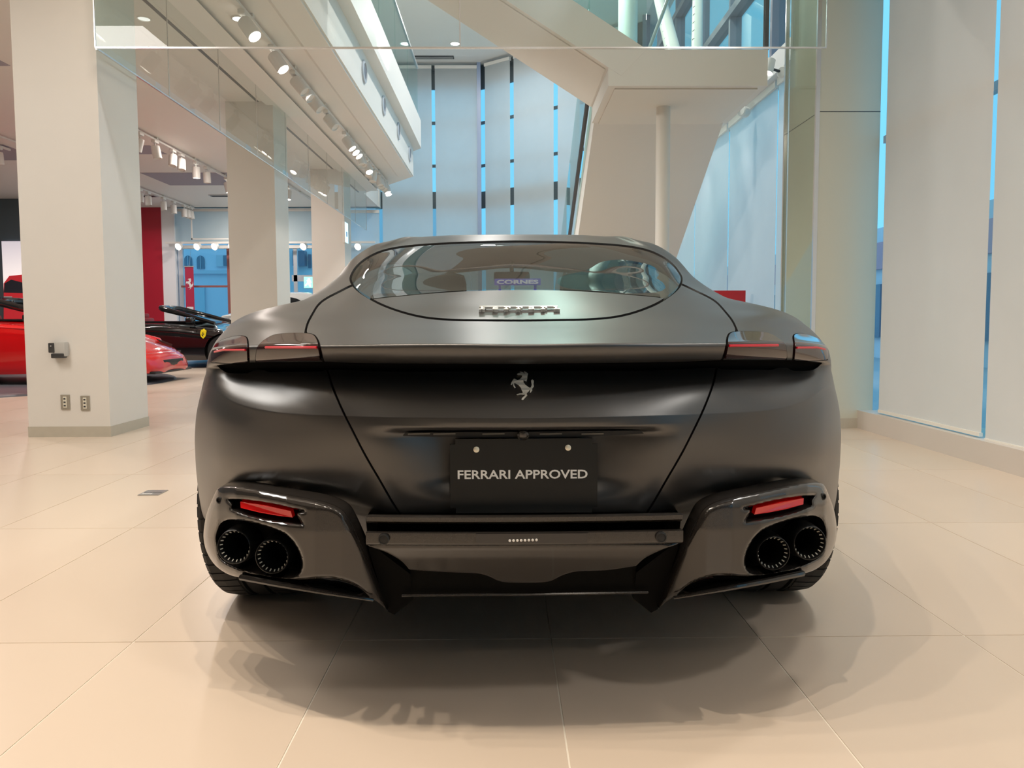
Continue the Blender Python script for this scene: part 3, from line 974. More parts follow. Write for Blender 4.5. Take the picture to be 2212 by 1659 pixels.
def loft(rows, useg, vseg, smooth_it=0, vsharp=True):
    """rows of half control points -> closed surface (rows x full columns x 3) and its triangles"""
    R = np.array(rows, float)
    ch = np.linalg.norm(np.diff(R, axis=1), axis=2).mean(0)
    t = np.r_[0, np.cumsum(np.maximum(ch, 0.02))]
    q = np.concatenate([np.linspace(t[i], t[i + 1], n, endpoint=False) for i, n in enumerate(useg)] + [[t[-1]]])
    C = []
    for r in R:
        ext = np.concatenate([r[1:2] * [-1, 1, 1], r, r[-2:-1] * [-1, 1, 1]])
        te = np.r_[t[0] - (t[1] - t[0]), t, t[-1] + (t[-1] - t[-2])]
        m = slopes_cr(te, ext)
        C.append(hermite(te, ext, m, q))
    C = np.array(C)                                       # rows x cols x 3
    C[:, 0, 0] = 0
    C[:, -1, 0] = 0
    out = []
    for j in range(C.shape[1]):
        P = C[:, j]
        tv = np.r_[0, np.cumsum(np.maximum(np.linalg.norm(np.diff(P, axis=0), axis=1), 1e-3))]
        qv = np.concatenate([np.linspace(tv[i], tv[i + 1], n, endpoint=False) for i, n in enumerate(vseg)] + [[tv[-1]]])
        out.append(hermite(tv, P, slopes_pchip(tv, P), qv))
    G = np.array(out).transpose(1, 0, 2)                  # v x u x 3
    return G


def close_loop(G):
    """mirror the half grid into a full ring"""
    M = G[:, 1:-1][:, ::-1] * [-1, 1, 1]
    return np.concatenate([G, M], axis=1)


def smoothstep(a, b, x):
    s = np.clip((x - a) / (b - a), 0, 1)
    return s * s * (3 - 2 * s)


def left_px(V):
    """pixels of points folded on to the left half of the car"""
    W = V.copy()
    W[:, 0] = CARX - np.abs(V[:, 0] - CARX)
    return proj(W)


def ring_normals(G):
    dv = np.gradient(G, axis=0)
    du = np.roll(G, -1, axis=1) - np.roll(G, 1, axis=1)
    N = np.cross(du, dv)
    L = np.linalg.norm(N, axis=2, keepdims=True)
    N = np.where(L > 1e-9, N / np.maximum(L, 1e-9), [0, 0, 1])
    return N


# traced lines of the left half, in photograph pixels
W_OVAL = [(757, 603), (761, 590), (772, 574), (795, 556), (830, 541), (880, 532), (960, 526), (1040, 523), (1130, 521.5), (1220, 521.5),
          (1220, 521.5), (1220, 692), (1220, 692), (1130, 692.5), (1040, 692), (980, 691), (920, 686), (868, 674), (820, 656), (782, 634), (764, 618)]
G_LINE = [(700, 668), (760, 655), (802, 646.5), (880, 638), (960, 631), (1040, 627), (1130, 625.5), (1240, 625.5)]
T_LINE = [(776, 612), (776, 612), (757, 618), (733, 630), (706, 644), (688, 658), (674, 680), (664, 700), (659, 721), (659, 721), (677, 724), (686, 735), (691, 751), (697, 776), (707, 800), (717, 832), (729, 862), (744, 895),
          (764, 935), (790, 985), (822, 1040), (846, 1082), (866, 1114), (866, 1114), (866, 1140), (866, 1140), (1300, 1140), (1300, 1140), (1300, 612), (1300, 612)]
L_IN = [(553, 781), (553, 781), (554, 765), (558, 749), (572, 735), (590, 725), (612, 721.5), (640, 720.5), (660, 721), (676, 724), (685, 735), (690, 752), (694, 777.5), (694, 777.5), (640, 778), (590, 779.5)]
L_OUT = [(458, 783), (458, 783), (457, 768), (461, 753), (470, 741), (486, 733), (505, 727.5), (522, 726), (533, 730), (536, 742), (538, 782), (538, 782), (500, 784)]
SHELF = [(468, 789), (468, 789), (540, 783), (694, 781), (694, 781), (800, 784.5), (1130, 786), (1300, 786), (1300, 786), (1300, 801), (1300, 801), (1130, 801), (860, 803), (740, 799), (702, 799), (702, 799), (695, 802), (620, 803), (585, 804), (570, 800), (548, 800), (535, 806), (495, 806), (480, 800)]


def build_coupe():
    root = thing('sports_coupe', 'matte black sports coupe seen from behind with four exhaust pipes', 'car', (CARX, 3.8, 0))
    paint = mat('matte_black_paint', (0.018, 0.0175, 0.018), rough=0.36, spec=0.62, coat=0.3, coatr=0.33, noise=0.04, nscale=400)
    paint.node_tree.nodes['Principled BSDF'].inputs['IOR'].default_value = 1.7
    gloss = mat('gloss_black_carbon', (0.022, 0.019, 0.017), rough=0.17, spec=0.5, coat=0.4, noise=0.25, nscale=900)
    black = mat('black_rubber', (0.004, 0.004, 0.004), rough=0.8, spec=0.08)
    satin = mat('black_plastic', (0.012, 0.012, 0.012), rough=0.45)
    lensm = mat('smoked_red_lens', (0.025, 0.008, 0.008), rough=0.05, spec=0.6, coat=0.5)
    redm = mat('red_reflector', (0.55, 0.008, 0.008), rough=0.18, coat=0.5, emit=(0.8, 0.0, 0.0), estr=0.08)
    redl = mat('red_lamp_strip', (0.55, 0.01, 0.03), rough=0.3)
    pane = glass('tinted_car_glass', (0.50, 0.56, 0.54), ior=1.62)
    chrome = mat('polished_metal', (0.92, 0.91, 0.88), rough=0.13, metal=1.0)
    silver = mat('silver_badge', (0.86, 0.86, 0.82), rough=0.35, metal=0.3)
    white = mat('white_print', (0.86, 0.86, 0.84), rough=0.5)

    G = close_loop(loft(ROWS, USEG, VSEG))
    nv, nu = G.shape[:2]
    # plate recess pressed into the boot lid
    V = G.reshape(-1, 3).copy()
    V[:, 0] += CARX
    lp = left_px(V)
    rear = V[:, 1] < 1.9
    top = smoothstep(927, 938, lp[:, 1] + 0.000 * lp[:, 0])
    side = smoothstep(770, 965, lp[:, 0] - 0.30 * (lp[:, 1] - 935))
    bot = 1 - smoothstep(1040, 1096, lp[:, 1])
    taper = smoothstep(770, 900, lp[:, 0])
    mask = top * side * bot * rear
    dpl = 1.668
    V[:, 1] += mask * np.maximum(0, dpl - V[:, 1])
    G = V.reshape(nv, nu, 3)
    N = ring_normals(G)
    F = grid_tris(nu, nv, wrap=True)
    Nf = N.reshape(-1, 3)
    # make the normals point outwards
    cen = np.array([CARX, 3.6, 0.6])
    fn = np.cross(V[F[:, 1]] - V[F[:, 0]], V[F[:, 2]] - V[F[:, 0]])
    if ((V[F].mean(1) - cen) * fn).sum() < 0:
        F = F[:, ::-1]
    fl = ((V - cen) * Nf).sum(1)
    if np.median(fl) < 0:
        Nf = -Nf
    S = Surf(V, F, Nf.copy(), {})

    def sd(poly, lim=3.3, edge=None):
        q = sd_poly(left_px(S.V), poly)
        Wl, Nl = S.V.copy(), S.N.copy()
        flip = np.where(S.V[:, 0] > CARX, -1.0, 1.0)
        Wl[:, 0] = CARX - np.abs(S.V[:, 0] - CARX)
        Nl[:, 0] *= flip
        vd = EYE - Wl
        vd /= np.linalg.norm(vd, axis=1)[:, None]
        q = np.minimum(q, 160 * ((vd * Nl).sum(1) + 0.05))      # only the skin that faces the tail
        return np.where(S.V[:, 1] < lim, q, -50.0)
    ov, tl, li, lo, sh = (smooth_loop(a, 8) for a in (W_OVAL, T_LINE, L_IN, L_OUT, SHELF))
    gl = np.array(G_LINE, float)

    def gdist():
        q = left_px(S.V)
        x = np.clip(q[:, 0], gl[0, 0], gl[-1, 0])
        t_ = gl[:, 0]
        yy = hermite(t_, gl[:, 1:2], slopes_cr(t_, gl[:, 1:2]), x)[:, 0]
        return yy - q[:, 1]                      # positive above the lower glass edge
    # wheel arches
    R_ARCH = 0.372
    WHEELS = [(2.52, 0.352), (5.17, 0.345)]

    def arch():
        d = np.full(len(S.V), 9.0)
        for y, r in WHEELS:
            d = np.minimum(d, np.hypot(S.V[:, 1] - y, S.V[:, 2] - r) - R_ARCH)
        return d
    g = 2.3
    for f in (lambda: sd(ov) - g, lambda: sd(ov) + g, lambda: sd(tl, 2.6) - g, lambda: sd(tl, 2.6) + g, lambda: sd(li, 2.6) - 1.3, lambda: sd(li, 2.6) + 1.6,
              lambda: sd(lo, 2.6) - 1.3, lambda: sd(lo, 2.6) + 1.6, lambda: sd(sh, 1.97), lambda: gdist() - 0.9, lambda: gdist() + 0.9):
        S.cut(f())
    S.cut(arch())
    # side glass and windscreen outlines, in side and plan view
    SIDE = smooth_loop([(3.12, 0.985), (3.12, 0.985), (3.6, 0.975), (4.5, 0.955), (4.66, 0.955), (4.66, 0.955), (4.50, 1.05), (4.28, 1.165), (4.1, 1.195), (3.8, 1.205), (3.55, 1.20), (3.36, 1.15), (3.2, 1.06)], 8)
    FRONT = smooth_loop([(-0.52, 0.955), (0, 0.975), (0.52, 0.955), (0.52, 0.955), (0.46, 1.07), (0.37, 1.19), (0.33, 1.215), (0.33, 1.215), (0, 1.245), (-0.33, 1.215), (-0.33, 1.215), (-0.37, 1.19), (-0.46, 1.07), (-0.52, 0.955)], 8)

    def sdside():
        q = sd_poly(S.V[:, 1:3], SIDE)
        return np.where(np.abs(S.V[:, 0] - CARX) > 0.42, q, -0.3)

    def sdfront():
        q = sd_poly(np.c_[S.V[:, 0] - CARX, S.V[:, 2]], FRONT)
        return np.where(S.V[:, 1] > 4.05, q, -0.3)
    S.cut(sdside())
    S.cut(sdfront())
    fO, fT, fI, fL, fS = (S.fmean(x) for x in (sd(ov), sd(tl, 2.6), sd(li, 2.6), sd(lo, 2.6), sd(sh, 1.97)))
    fG = S.fmean(gdist())
    fA = S.fmean(arch())
    fSd, fFr = S.fmean(sdside()), S.fmean(sdfront())
    fx = S.fmean(S.V[:, 0] - CARX)
    side_win = fSd > 0
    wind = fFr > 0
    inO = fO > g
    gapO = (np.abs(fO) <= g)
    lensI = (fI > 1.3)
    lensO = (fL > 1.3)
    gapL = ((fI > -1.6) & (fI <= 1.3)) | ((fL > -1.6) & (fL <= 1.3))
    gapT = (np.abs(fT) <= g) & ~inO & (fO < -g) & ~lensI & ~lensO
    shelf = fS > 0
    gapG = (np.abs(fG) <= 0.9) & inO
    gap = (gapO | (gapL & ~inO) | gapT | gapG | shelf) & (fA > 0)
    rearw = inO & (fG > 0.9)
    flap = inO & (fG < -0.9)
    trunk = (fT > g) & ~inO & ~gap & ~lensI & ~lensO & (fO < -g)
    body = ~(gap | rearw | flap | trunk | lensI | lensO | side_win | wind) & (fA > 0)

    S.sub(body).build('body_shell', paint, root, skirt=0.010)
    S.sub(trunk).build('boot_lid', paint, root, skirt=0.012)
    S.sub(flap).build('rear_flap', paint, root, skirt=0.010)
    S.sub(rearw).build('rear_window', pane, root)
    S.sub(gap).build('shut_line', black, root, offset=-0.008)
    for sgn in (-1, 1):
        S.sub(side_win & (fx * sgn > 0)).build('side_window', pane, root)
        for k, (msk, lab) in enumerate(((lensI, 'inner tail lamp'), (lensO, 'outer tail lamp'))):
            part_ = S.sub(msk & (fx * sgn > 0)).largest()
            o = part_.build('tail_lamp', lensm, root, skirt=0.012, offset=0.003)
    S.sub(wind).build('windscreen', pane, root)

    # red light strips in the tail lamps
    def surf_y(px, py):
        """depth of the body surface at a pixel on the left half"""
        q = left_px(V)
        front = (V[:, 1] < 2.6) & (V[:, 0] <= CARX + 1e-6) & (((EYE - V) * Nf).sum(1) > 0)
        d2 = (q[:, 0] - px) ** 2 + (q[:, 1] - py) ** 2
        d2 = np.where(front, d2, 1e9)
        k = np.argsort(d2)[:4]
        w = 1 / (d2[k] + 1e-3)
        return (V[k, 1] * w).sum() / w.sum()

    def mir(P, s):
        P = np.array(P, float)
        if s > 0:
            P[:, 0] = 2 * CARX - P[:, 0]
        return P
    lamps = [o for o in root.children if o.name.startswith('tail_lamp')]
    for s_, pr in ((-1, lamps[0:2]), (1, lamps[2:4])):
        for lamp, xs, ym, rr in ((pr[0], (574, 684), 750.5, 0.0032), (pr[1], (464, 530), 756, 0.0030)):
            pts = []
            for x in np.linspace(*xs, 8):
                yy = ym + max(0, (482 - x) * 0.25)
                dd = surf_y(x, yy)
                pts.append(at(x, yy, dd - 0.0065))
            MB().tube(mir(pts, s_), rr, 6).build('light_strip', redl, lamp, smooth=True)

    # number plate with screws and lettering
    PY = 1.632
    a, b = at(972, 948, PY), at(1290, 1106, PY)
    cxp, czp = (a[0] + b[0]) / 2, (a[2] + b[2]) / 2
    w_, h_ = b[0] - a[0], a[2] - b[2]
    bm = bmesh.new()
    bmesh.ops.create_cube(bm, size=1)
    for v in bm.verts:
        v.co = Vector((cxp + v.co.x * w_, PY + v.co.y * 0.006, czp + v.co.z * h_))
    bmesh.ops.bevel(bm, geom=[e for e in bm.edges if abs((e.verts[0].co - e.verts[1].co).y) > 0.001], offset=0.012, segments=4, affect='EDGES')
    bm.verts.index_update()
    pl = obj('display_plate', [v.co for v in bm.verts], [[v.index for v in f.verts] for f in bm.faces], mat('plate_black', (0.011, 0.012, 0.012), rough=0.35, spec=0.4), root)
    pl['label'] = 'black display plate with white capitals'
    bm.free()
    for x, y in ((1029, 971), (1227, 967)):
        q = at(x, y, PY - 0.003)
        MB().lathe([(0.0068, 0), (0.0066, 0.0025), (0.004, 0.004), (0.0015, 0.0043)], q, (0, -1, 0), 14, cap1=True).build('screw', mat('cream_screw', (0.80, 0.76, 0.62), rough=0.35, metal=0.4), pl, smooth=True)
    tv, tf = text_mesh('FERRARI APPROVED', 0.03, 0.0006, 0.0005)
    ww = at(1269, 1023, PY)[0] - at(989, 1025, PY)[0]
    hh = at(1130, 1014.5, PY)[2] - at(1130, 1033.5, PY)[2]
    tv[:, 0] *= ww / (tv[:, 0].max() - tv[:, 0].min())
    tv[:, 1] *= hh / (tv[:, 1].max() - tv[:, 1].min())
    cc = at(1129, 1024, PY)
    obj('lettering', np.c_[cc[0] + tv[:, 0], PY - 0.0036 - tv[:, 2], cc[2] + tv[:, 1] + 0.0], tf, white, pl)

    # horse badge on the boot lid
    H = [(920, 400), (950, 365), (1040, 345), (1000, 310), (1060, 320), (1120, 345), (1143, 400), (1150, 380), (1130, 300), (1200, 330), (1255, 375), (1235, 450), (1230, 520), (1205, 615), (1160, 590), (1115, 575), (1120, 640), (1180, 715), (1290, 795), (1340, 790), (1365, 720),
         (1345, 590), (1380, 545), (1430, 590), (1415, 680), (1430, 760), (1375, 825), (1380, 880), (1330, 945), (1310, 940), (1320, 870), (1295, 860), (1280, 900), (1215, 960), (1215, 990), (1230, 1030), (1150, 1110), (1110, 1160), (1060, 1155), (1070, 1110), (1150, 1040), (1170, 1000),
         (1110, 1010), (1040, 1000), (940, 1020), (905, 1000), (1000, 970), (1080, 965), (1100, 940), (1060, 860), (1040, 800), (960, 710), (860, 660), (830, 670), (850, 740), (885, 790), (860, 815), (810, 740), (795, 665), (770, 710), (735, 710), (760, 630), (830, 525), (870, 530), (940, 575), (1000, 550), (1060, 490), (1080, 430), (1020, 415), (960, 420)]
    hp = [(1050 + x / 13.825, 780 + y / 13.825) for x, y in H]
    ys_h = np.linspace(798, 866, 18)
    ds_h = [surf_y(1110, y) for y in ys_h]
    MB().prism([at(x, y, np.interp(y, ys_h, ds_h) - 0.005) for x, y in hp], (0, 0.007, 0)).build('horse_badge', mat('cream_badge', (0.93, 0.91, 0.83), rough=0.4), root)

    # script on the flap
    ctr_y = surf_y(1121, 671)
    c1 = at(1121, 671, ctr_y)
    lo_y, hi_y = surf_y(1121, 684), surf_y(1121, 655)
    A_, B_ = at(1121, 684, lo_y), at(1121, 655, hi_y)
    up = (B_ - A_) / np.linalg.norm(B_ - A_)
    nn = np.cross(np.array([1.0, 0, 0]), up)
    nn /= np.linalg.norm(nn)
    wl = at(1207, 671, ctr_y)[0] - at(1036, 671, ctr_y)[0]
    sp = MB()
    tv, tf = text_mesh('Ferrari', 0.03, 0.003, 0.0012)
    hl = 0.034
    xs_ = tv[:, 0] / (tv[:, 0].max() - tv[:, 0].min())
    ys_ = tv[:, 1] / (tv[:, 1].max() - tv[:, 1].min())
    # seven separate slab letters hanging from one long top bar
    slab = {'F': [(-.5, -.5, .35, -.34), (-.22, -.5, .02, .5), (-.5, .3, .5, .5), (-.1, -.08, .3, .08)],
            'e': [(-.4, -.5, .4, -.32), (-.4, -.5, -.15, .2), (-.4, .05, .4, .2), (.16, -.12, .4, .2), (-.3, -.14, .3, -.02)],
            'r': [(-.5, -.5, .1, -.34), (-.3, -.5, -.05, .25), (-.5, .1, .35, .25), (.2, -.15, .45, .2)],
            'a': [(-.4, -.5, .45, -.34), (.15, -.5, .4, .25), (-.35, .1, .4, .25), (-.4, -.4, -.15, -.05), (-.3, -.12, .3, 0)],
            'i': [(-.4, -.5, .5, -.34), (-.15, -.5, .15, .25), (-.35, .1, .15, .25)]}
    cxs = [-0.458, -0.295, -0.145, 0.008, 0.155, 0.318, 0.47]
    for ch, fx_ in zip('Ferrari', cxs):
        for x0, y0, x1, y1 in slab[ch]:
            lw = wl * 0.085
            X0, X1 = fx_ * wl + x0 * lw, fx_ * wl + x1 * lw
            Y0, Y1 = y0 * hl, y1 * hl
            P0 = c1 + up * 0
            cor = [c1 + np.array([a_, 0, 0]) + up * b_ + nn * d_ for d_ in (-0.002, 0.009) for a_, b_ in ((X0, Y0), (X1, Y0), (X1, Y1), (X0, Y1))]
            sp.add(cor, [(0, 1, 2, 3)[::-1], (4, 5, 6, 7), (0, 1, 5, 4), (1, 2, 6, 5), (2, 3, 7, 6), (3, 0, 4, 7)])
    X0, X1, Y0, Y1 = -0.5 * wl, 0.49 * wl, 0.26 * hl, 0.5 * hl
    cor = [c1 + np.array([a_, 0, 0]) + up * b_ + nn * d_ for d_ in (0.003, 0.009) for a_, b_ in ((X0, Y0), (X1, Y0), (X1, Y1), (X0, Y1))]
    sp.add(cor, [(0, 1, 2, 3)[::-1], (4, 5, 6, 7), (0, 1, 5, 4), (1, 2, 6, 5), (2, 3, 7, 6), (3, 0, 4, 7)])
    sp.build('script_badge', silver, root)

    # slot above the plate: lamps and camera
    def bar(pts_top, pts_bot, y, th, name, m, parent, label=None):
        P = [at(x, yy, y) for x, yy in pts_top] + [at(x, yy, y) for x, yy in pts_bot[::-1]]
        return MB().prism(P, (0, th, 0)).build(name, m, parent, label=label)
    bar([(800, 934), (1130, 933), (1460, 929)], [(840, 941), (1000, 945), (1130, 946), (1280, 943), (1420, 935)], 1.640, 0.02, 'plate_lamp_strip', satin, root)
    for x in (905, 960, 1066, 1190, 1280):
        bar([(x - 24, 936), (x + 24, 935)], [(x - 24, 939.5), (x + 24, 938.5)], 1.637, 0.01, 'plate_lamp', mat('lamp_lens_grey', (0.16, 0.15, 0.13), rough=0.2), root)
    q = at(1130, 939, 1.632)
    MB().lathe([(0.013, -0.004), (0.013, 0.006), (0.010, 0.009), (0.0085, 0.006), (0.006, 0.007), (0.002, 0.0085)], q, (0, -1, -0.35), 20, cap1=True).build('reversing_camera', mat('camera_black', (0.03, 0.028, 0.026), rough=0.2, coat=0.5), root, smooth=True)

    # ---------------- rear diffuser between the exhaust surrounds
    half = (at(1475, 1160, 1.56)[0] - at(785, 1160, 1.56)[0]) / 2

    def sweep(prof, w, name, m, bow=0.10, segs=16, smooth=True):
        mb = MB()
        Vs, Fs = [], []
        n = len(prof)
        for i in range(segs + 1):
            x = -w + 2 * w * i / segs
            for py, yy in prof:
                z = at(1130, py, yy)[2]
                Vs.append((CARX + x, yy + bow * x * x, z))
        for i in range(segs):
            for k in range(n - 1):
                Fs.append((i * n + k, (i + 1) * n + k, (i + 1) * n + k + 1, i * n + k + 1))
        mb.add(Vs, Fs)
        return mb.build(name, m, root, smooth=smooth, sharp=40)
    sweep([(1111, 1.69), (1112, 1.60), (1114, 1.572), (1118, 1.565), (1127, 1.566), (1130, 1.572), (1132, 1.60), (1131, 1.70)], half, 'diffuser_upper_lip', gloss)
    sweep([(1128, 1.70), (1152, 1.70)], half, 'diffuser_slot', black)
    sweep([(1146, 1.70), (1147, 1.585), (1149, 1.565), (1152, 1.558), (1172, 1.558), (1176, 1.560), (1179, 1.568), (1180, 1.60)], half, 'diffuser_bar', gloss)
    # lower lip of the bar with its dipped middle
    lip = [(786, 1172), (786, 1172), (800, 1181), (835, 1194), (866, 1212), (884, 1231), (884, 1231), (960, 1236), (1030, 1239), (1055, 1245), (1080, 1256), (1110, 1259), (1160, 1259), (1190, 1255), (1215, 1243), (1245, 1235), (1310, 1232), (1374, 1223), (1374, 1223),
           (1395, 1205), (1430, 1188), (1462, 1176), (1475, 1166), (1475, 1166)]
    plate(lip, [], lambda x, y: np.interp(y, [1165, 1180, 1206, 1260], [1.578, 1.570, 1.596, 1.660]) + 0.10 * ((x - 1130) / 1600 * 1.58) ** 2, 6, 3, 0.004, gloss, 'diffuser_lip', root, skirt=0.03)
    sweep([(1225, 1.71), (1283, 1.73)], half * 0.78, 'diffuser_mesh', mat('black_mesh', (0.006, 0.006, 0.0055), rough=0.9, spec=0.1, bump=0.6, bscale=900), bow=0)
    MB().tube([at(x, y, 1.715) for x, y in ((868, 1286), (1000, 1284.5), (1130, 1284), (1260, 1282), (1400, 1279))], 0.0035, 6).build('diffuser_edge', gloss, root, smooth=True)
    # sensors and centre fog lamp in the bar
    for x, y in ((830, 1163), (1427, 1159)):
        q = at(x, y, 1.562 + 0.008)
        MB().lathe([(0.012, -0.01), (0.012, 0.009), (0.0095, 0.010), (0.009, 0.008), (0.003, 0.0085)], q, (0, -1, 0), 18, cap1=True).build('parking_sensor', satin, root, smooth=True)
    bar([(1028, 1154), (1270, 1152)], [(1028, 1174), (1268, 1173)], 1.5555, 0.01, 'centre_lamp', mat('dark_lens', (0.02, 0.018, 0.018), rough=0.06, coat=0.6), root)
    q0, q1 = at(1097, 1168, 1.554), at(1163, 1166, 1.554)
    for k in range(8):
        q = q0 + (q1 - q0) * (k + 0.5) / 8
        MB().lathe([(0.0030, 0), (0.0028, 0.002), (0.001, 0.003)], q, (0, -1, 0), 8, cap1=True).build('lamp_chip', mat('pale_led', (0.75, 0.72, 0.68), rough=0.2), root.children[-1] if root.children[-1].name.startswith('centre_lamp') else [o for o in root.children if o.name.startswith('centre_lamp')][0], smooth=True)

    # ---------------- exhaust surrounds
    OUT = [(466, 1062), (476, 1052), (500, 1049), (550, 1055), (620, 1068), (690, 1081), (722, 1091), (744, 1105), (758, 1128), (772, 1158), (792, 1203), (812, 1255), (828, 1298), (838, 1321), (838, 1321), (822, 1306), (806, 1294), (806, 1294), (700, 1278), (600, 1262), (520, 1248), (490, 1239), (464, 1220), (447, 1193), (440, 1165), (441, 1138), (448, 1105)]
    SLOT = [(494, 1079), (494, 1079), (530, 1080), (590, 1089), (656, 1104), (656, 1104), (641, 1110), (652, 1132), (652, 1132), (598, 1126), (540, 1114), (500, 1100), (500, 1100), (501, 1090)]
    HOLE = [(467, 1165), (470, 1146), (480, 1129), (500, 1123), (545, 1129), (592, 1142), (622, 1158), (643, 1186), (652, 1216), (645, 1240), (622, 1248), (585, 1245), (538, 1234), (500, 1221), (476, 1204)]
    BOT = [(529, 1238), (529, 1238), (565, 1243), (640, 1252), (690, 1250), (730, 1252), (770, 1266), (798, 1290), (798, 1290), (700, 1273), (600, 1257), (535, 1247), (535, 1247)]

    def dep(x, y):
        d = np.interp(x, [430, 445, 470, 510, 560, 620, 680, 740, 780, 840], [1.90, 1.855, 1.785, 1.715, 1.660, 1.615, 1.592, 1.588, 1.600, 1.635])
        d += 0.00045 * max(0, y - 1150) + 0.0003 * max(0, 1100 - y)
        return d
    for s_ in (-1, 1):
        mx = None if s_ < 0 else CARX
        ex = plate(OUT, [SLOT, HOLE, BOT], dep, 4.0, 17, 0.024, gloss, 'exhaust_surround', root, skirt=0.06, mirror_x=mx, hole_fillet=9)
        ex['label'] = 'gloss exhaust surround'
        # recess backs
        mb = MB()
        for loop, dd in ((SLOT, 0.035), (BOT, 0.045)):
            P = mir([at(x, y, dep(x, y) + dd) for x, y in smooth_loop([(x + (3 if x > 575 else -3), y + (5 if y > 1110 + (x > 900) else -5)) for x, y in loop], 5)], s_)
            mb.prism(P, (0, 0.004, 0))
        mb.build('recess_back', black, ex)
        R_ = mir([at(x, y, dep(x, y) + 0.012) for x, y in ((519, 1084), (570, 1091), (628, 1104), (632, 1118), (600, 1114), (560, 1107), (520, 1097))], s_)
        rf = MB().prism(R_, (0, 0.02, 0)).build('reflector', redm, ex)
        rf['label'] = 'red reflector strip'
        q = mir([at(474, 1081, dep(474, 1081) - 0.001)], s_)[0]
        MB().lathe([(0.0085, -0.004), (0.0085, 0.002), (0.006, 0.003), (0.0055, -0.001), (0.001, -0.001)], q, (0.35 * s_, -1, 0), 14).build('parking_sensor', satin, ex, smooth=True)
        # lower bar under the mesh slot with rivets
        pts = mir([at(x, y, dep(x, y) - 0.004) for x, y in ((521, 1247), (600, 1262), (700, 1279), (806, 1296))], s_)
        MB().tube(pts, [0.0075, 0.0070, 0.006, 0.004], 8).build('lower_bar', gloss, ex, smooth=True)
        # pipes
        liner = mir([at(x, y, dep(x, y) + 0.10) for x, y in smooth_loop([(x + (x - 560) * 0.12, y + (y - 1187) * 0.12) for x, y in HOLE], 5)], s_)
        MB().prism(liner, (0, 0.004, 0)).build('pipe_bay', black, ex)
        for (x, y), yf in (((505, 1182), 1.735), ((587, 1203), 1.690)):
            c = mir([at(x, y, yf)], s_)[0]
            r = 37.5 / FPX * yf
            ax = Vector((0.10 * s_, -1, 0.02))
            o = MB().lathe([(r * 1.16, -0.20), (r * 1.10, -0.035), (r * 1.03, -0.006), (r, 0.0), (r * 0.965, 0.0005), (r * 0.93, -0.004), (r * 0.90, -0.03), (r * 0.88, -0.20)], c, ax, 40).build('exhaust_pipe', mat('black_ceramic', (0.014, 0.014, 0.014), rough=0.34, metal=0.2), ex, smooth=True, sharp=60)
            MB().lathe([(0.0, -0.19), (r * 0.9, -0.19)], c, ax, 24).build('pipe_end', black, o)
            mb = MB()
            axn = ax.normalized()
            u = axn.orthogonal().normalized()
            w = axn.cross(u)
            for k in range(22):
                a_ = 2 * math.pi * k / 22
                dr = u * math.cos(a_) + w * math.sin(a_)
                cc_ = Vector(tuple(c)) + dr * (r * 0.905) - axn * 0.016
                mb.tube([cc_ - dr * 0.003 + axn * 0.004, cc_ + dr * 0.0005 + axn * 0.010], 0.0014, 5)
            mb.build('perforation', mat('pale_perforation', (0.7, 0.68, 0.62), rough=0.4), o, kind='stuff')
        # strake at the inner edge running back under the floor
        st = mir([at(x, y, 1.66 + max(0, (y - 1180)) * 0.0007) for x, y in ((790, 1120), (797, 1190), (838, 1321), (852, 1328), (892, 1296), (886, 1240), (800, 1175))], s_)
        MB().prism(st, (0, 0.35, 0.02)).build('diffuser_strake', black, root)

    # underbody, arches and interior shell
    ub = MB()
    ub.box(CARX - 0.70, CARX + 0.70, 2.95, 4.75, 0.20, 0.27)
    ub.box(CARX - 0.52, CARX + 0.52, 1.95, 2.95, 0.255, 0.30)
    ub.box(CARX - 0.52, CARX + 0.52, 4.75, 6.0, 0.20, 0.27)
    ub.build('underbody', black, root)
    MB().box(CARX - 0.58, CARX + 0.58, 1.90, 2.3, 0.30, 0.48).build('rear_silencer_bay', black, root)
    for y, r in WHEELS:
        for s_ in (-1, 1):
            mb = MB()
            n = 22
            Vs, Fs = [], []
            for i in range(n + 1):
                a_ = math.radians(12 + 156 * i / n)
                for xx in (0.60, 0.90):
                    Vs.append((CARX + s_ * xx, y + (R_ARCH + 0.002) * math.cos(a_), max(0.16, r + (R_ARCH + 0.002) * math.sin(a_))))
            for i in range(n):
                Fs.append((2 * i, 2 * i + 1, 2 * i + 3, 2 * i + 2))
            k = len(Vs)
            Vs += [(CARX + s_ * 0.60, y, r)]
            Fs += [(2 * i, 2 * i + 2, k) for i in range(n)]
            mb.add(Vs, Fs)
            mb.build('wheel_arch_liner', black, root)
    make_wheels(root, CARX, WHEELS, (0.824, 0.825), (0.285, 0.245), rim=mat('dark_wheel', (0.03, 0.03, 0.032), rough=0.3, metal=0.6))

    # cabin
    leather = mat('dark_leather', (0.030, 0.026, 0.024), rough=0.55, noise=0.15, nscale=60)
    carpet = mat('cabin_carpet', (0.012, 0.011, 0.010), rough=0.9)
    cb = MB()
    cb.box(CARX - 0.70, CARX + 0.70, 2.6, 4.9, 0.30, 0.34)
    cb.box(CARX - 0.72, CARX - 0.68, 2.6, 4.9, 0.34, 0.90)
    cb.box(CARX + 0.68, CARX + 0.72, 2.6, 4.9, 0.34, 0.90)
    cb.build('cabin_tub', carpet, root)
    # parcel shelf follows just below the rear glass
    z1 = at(1130, 618, 2.24)[2]
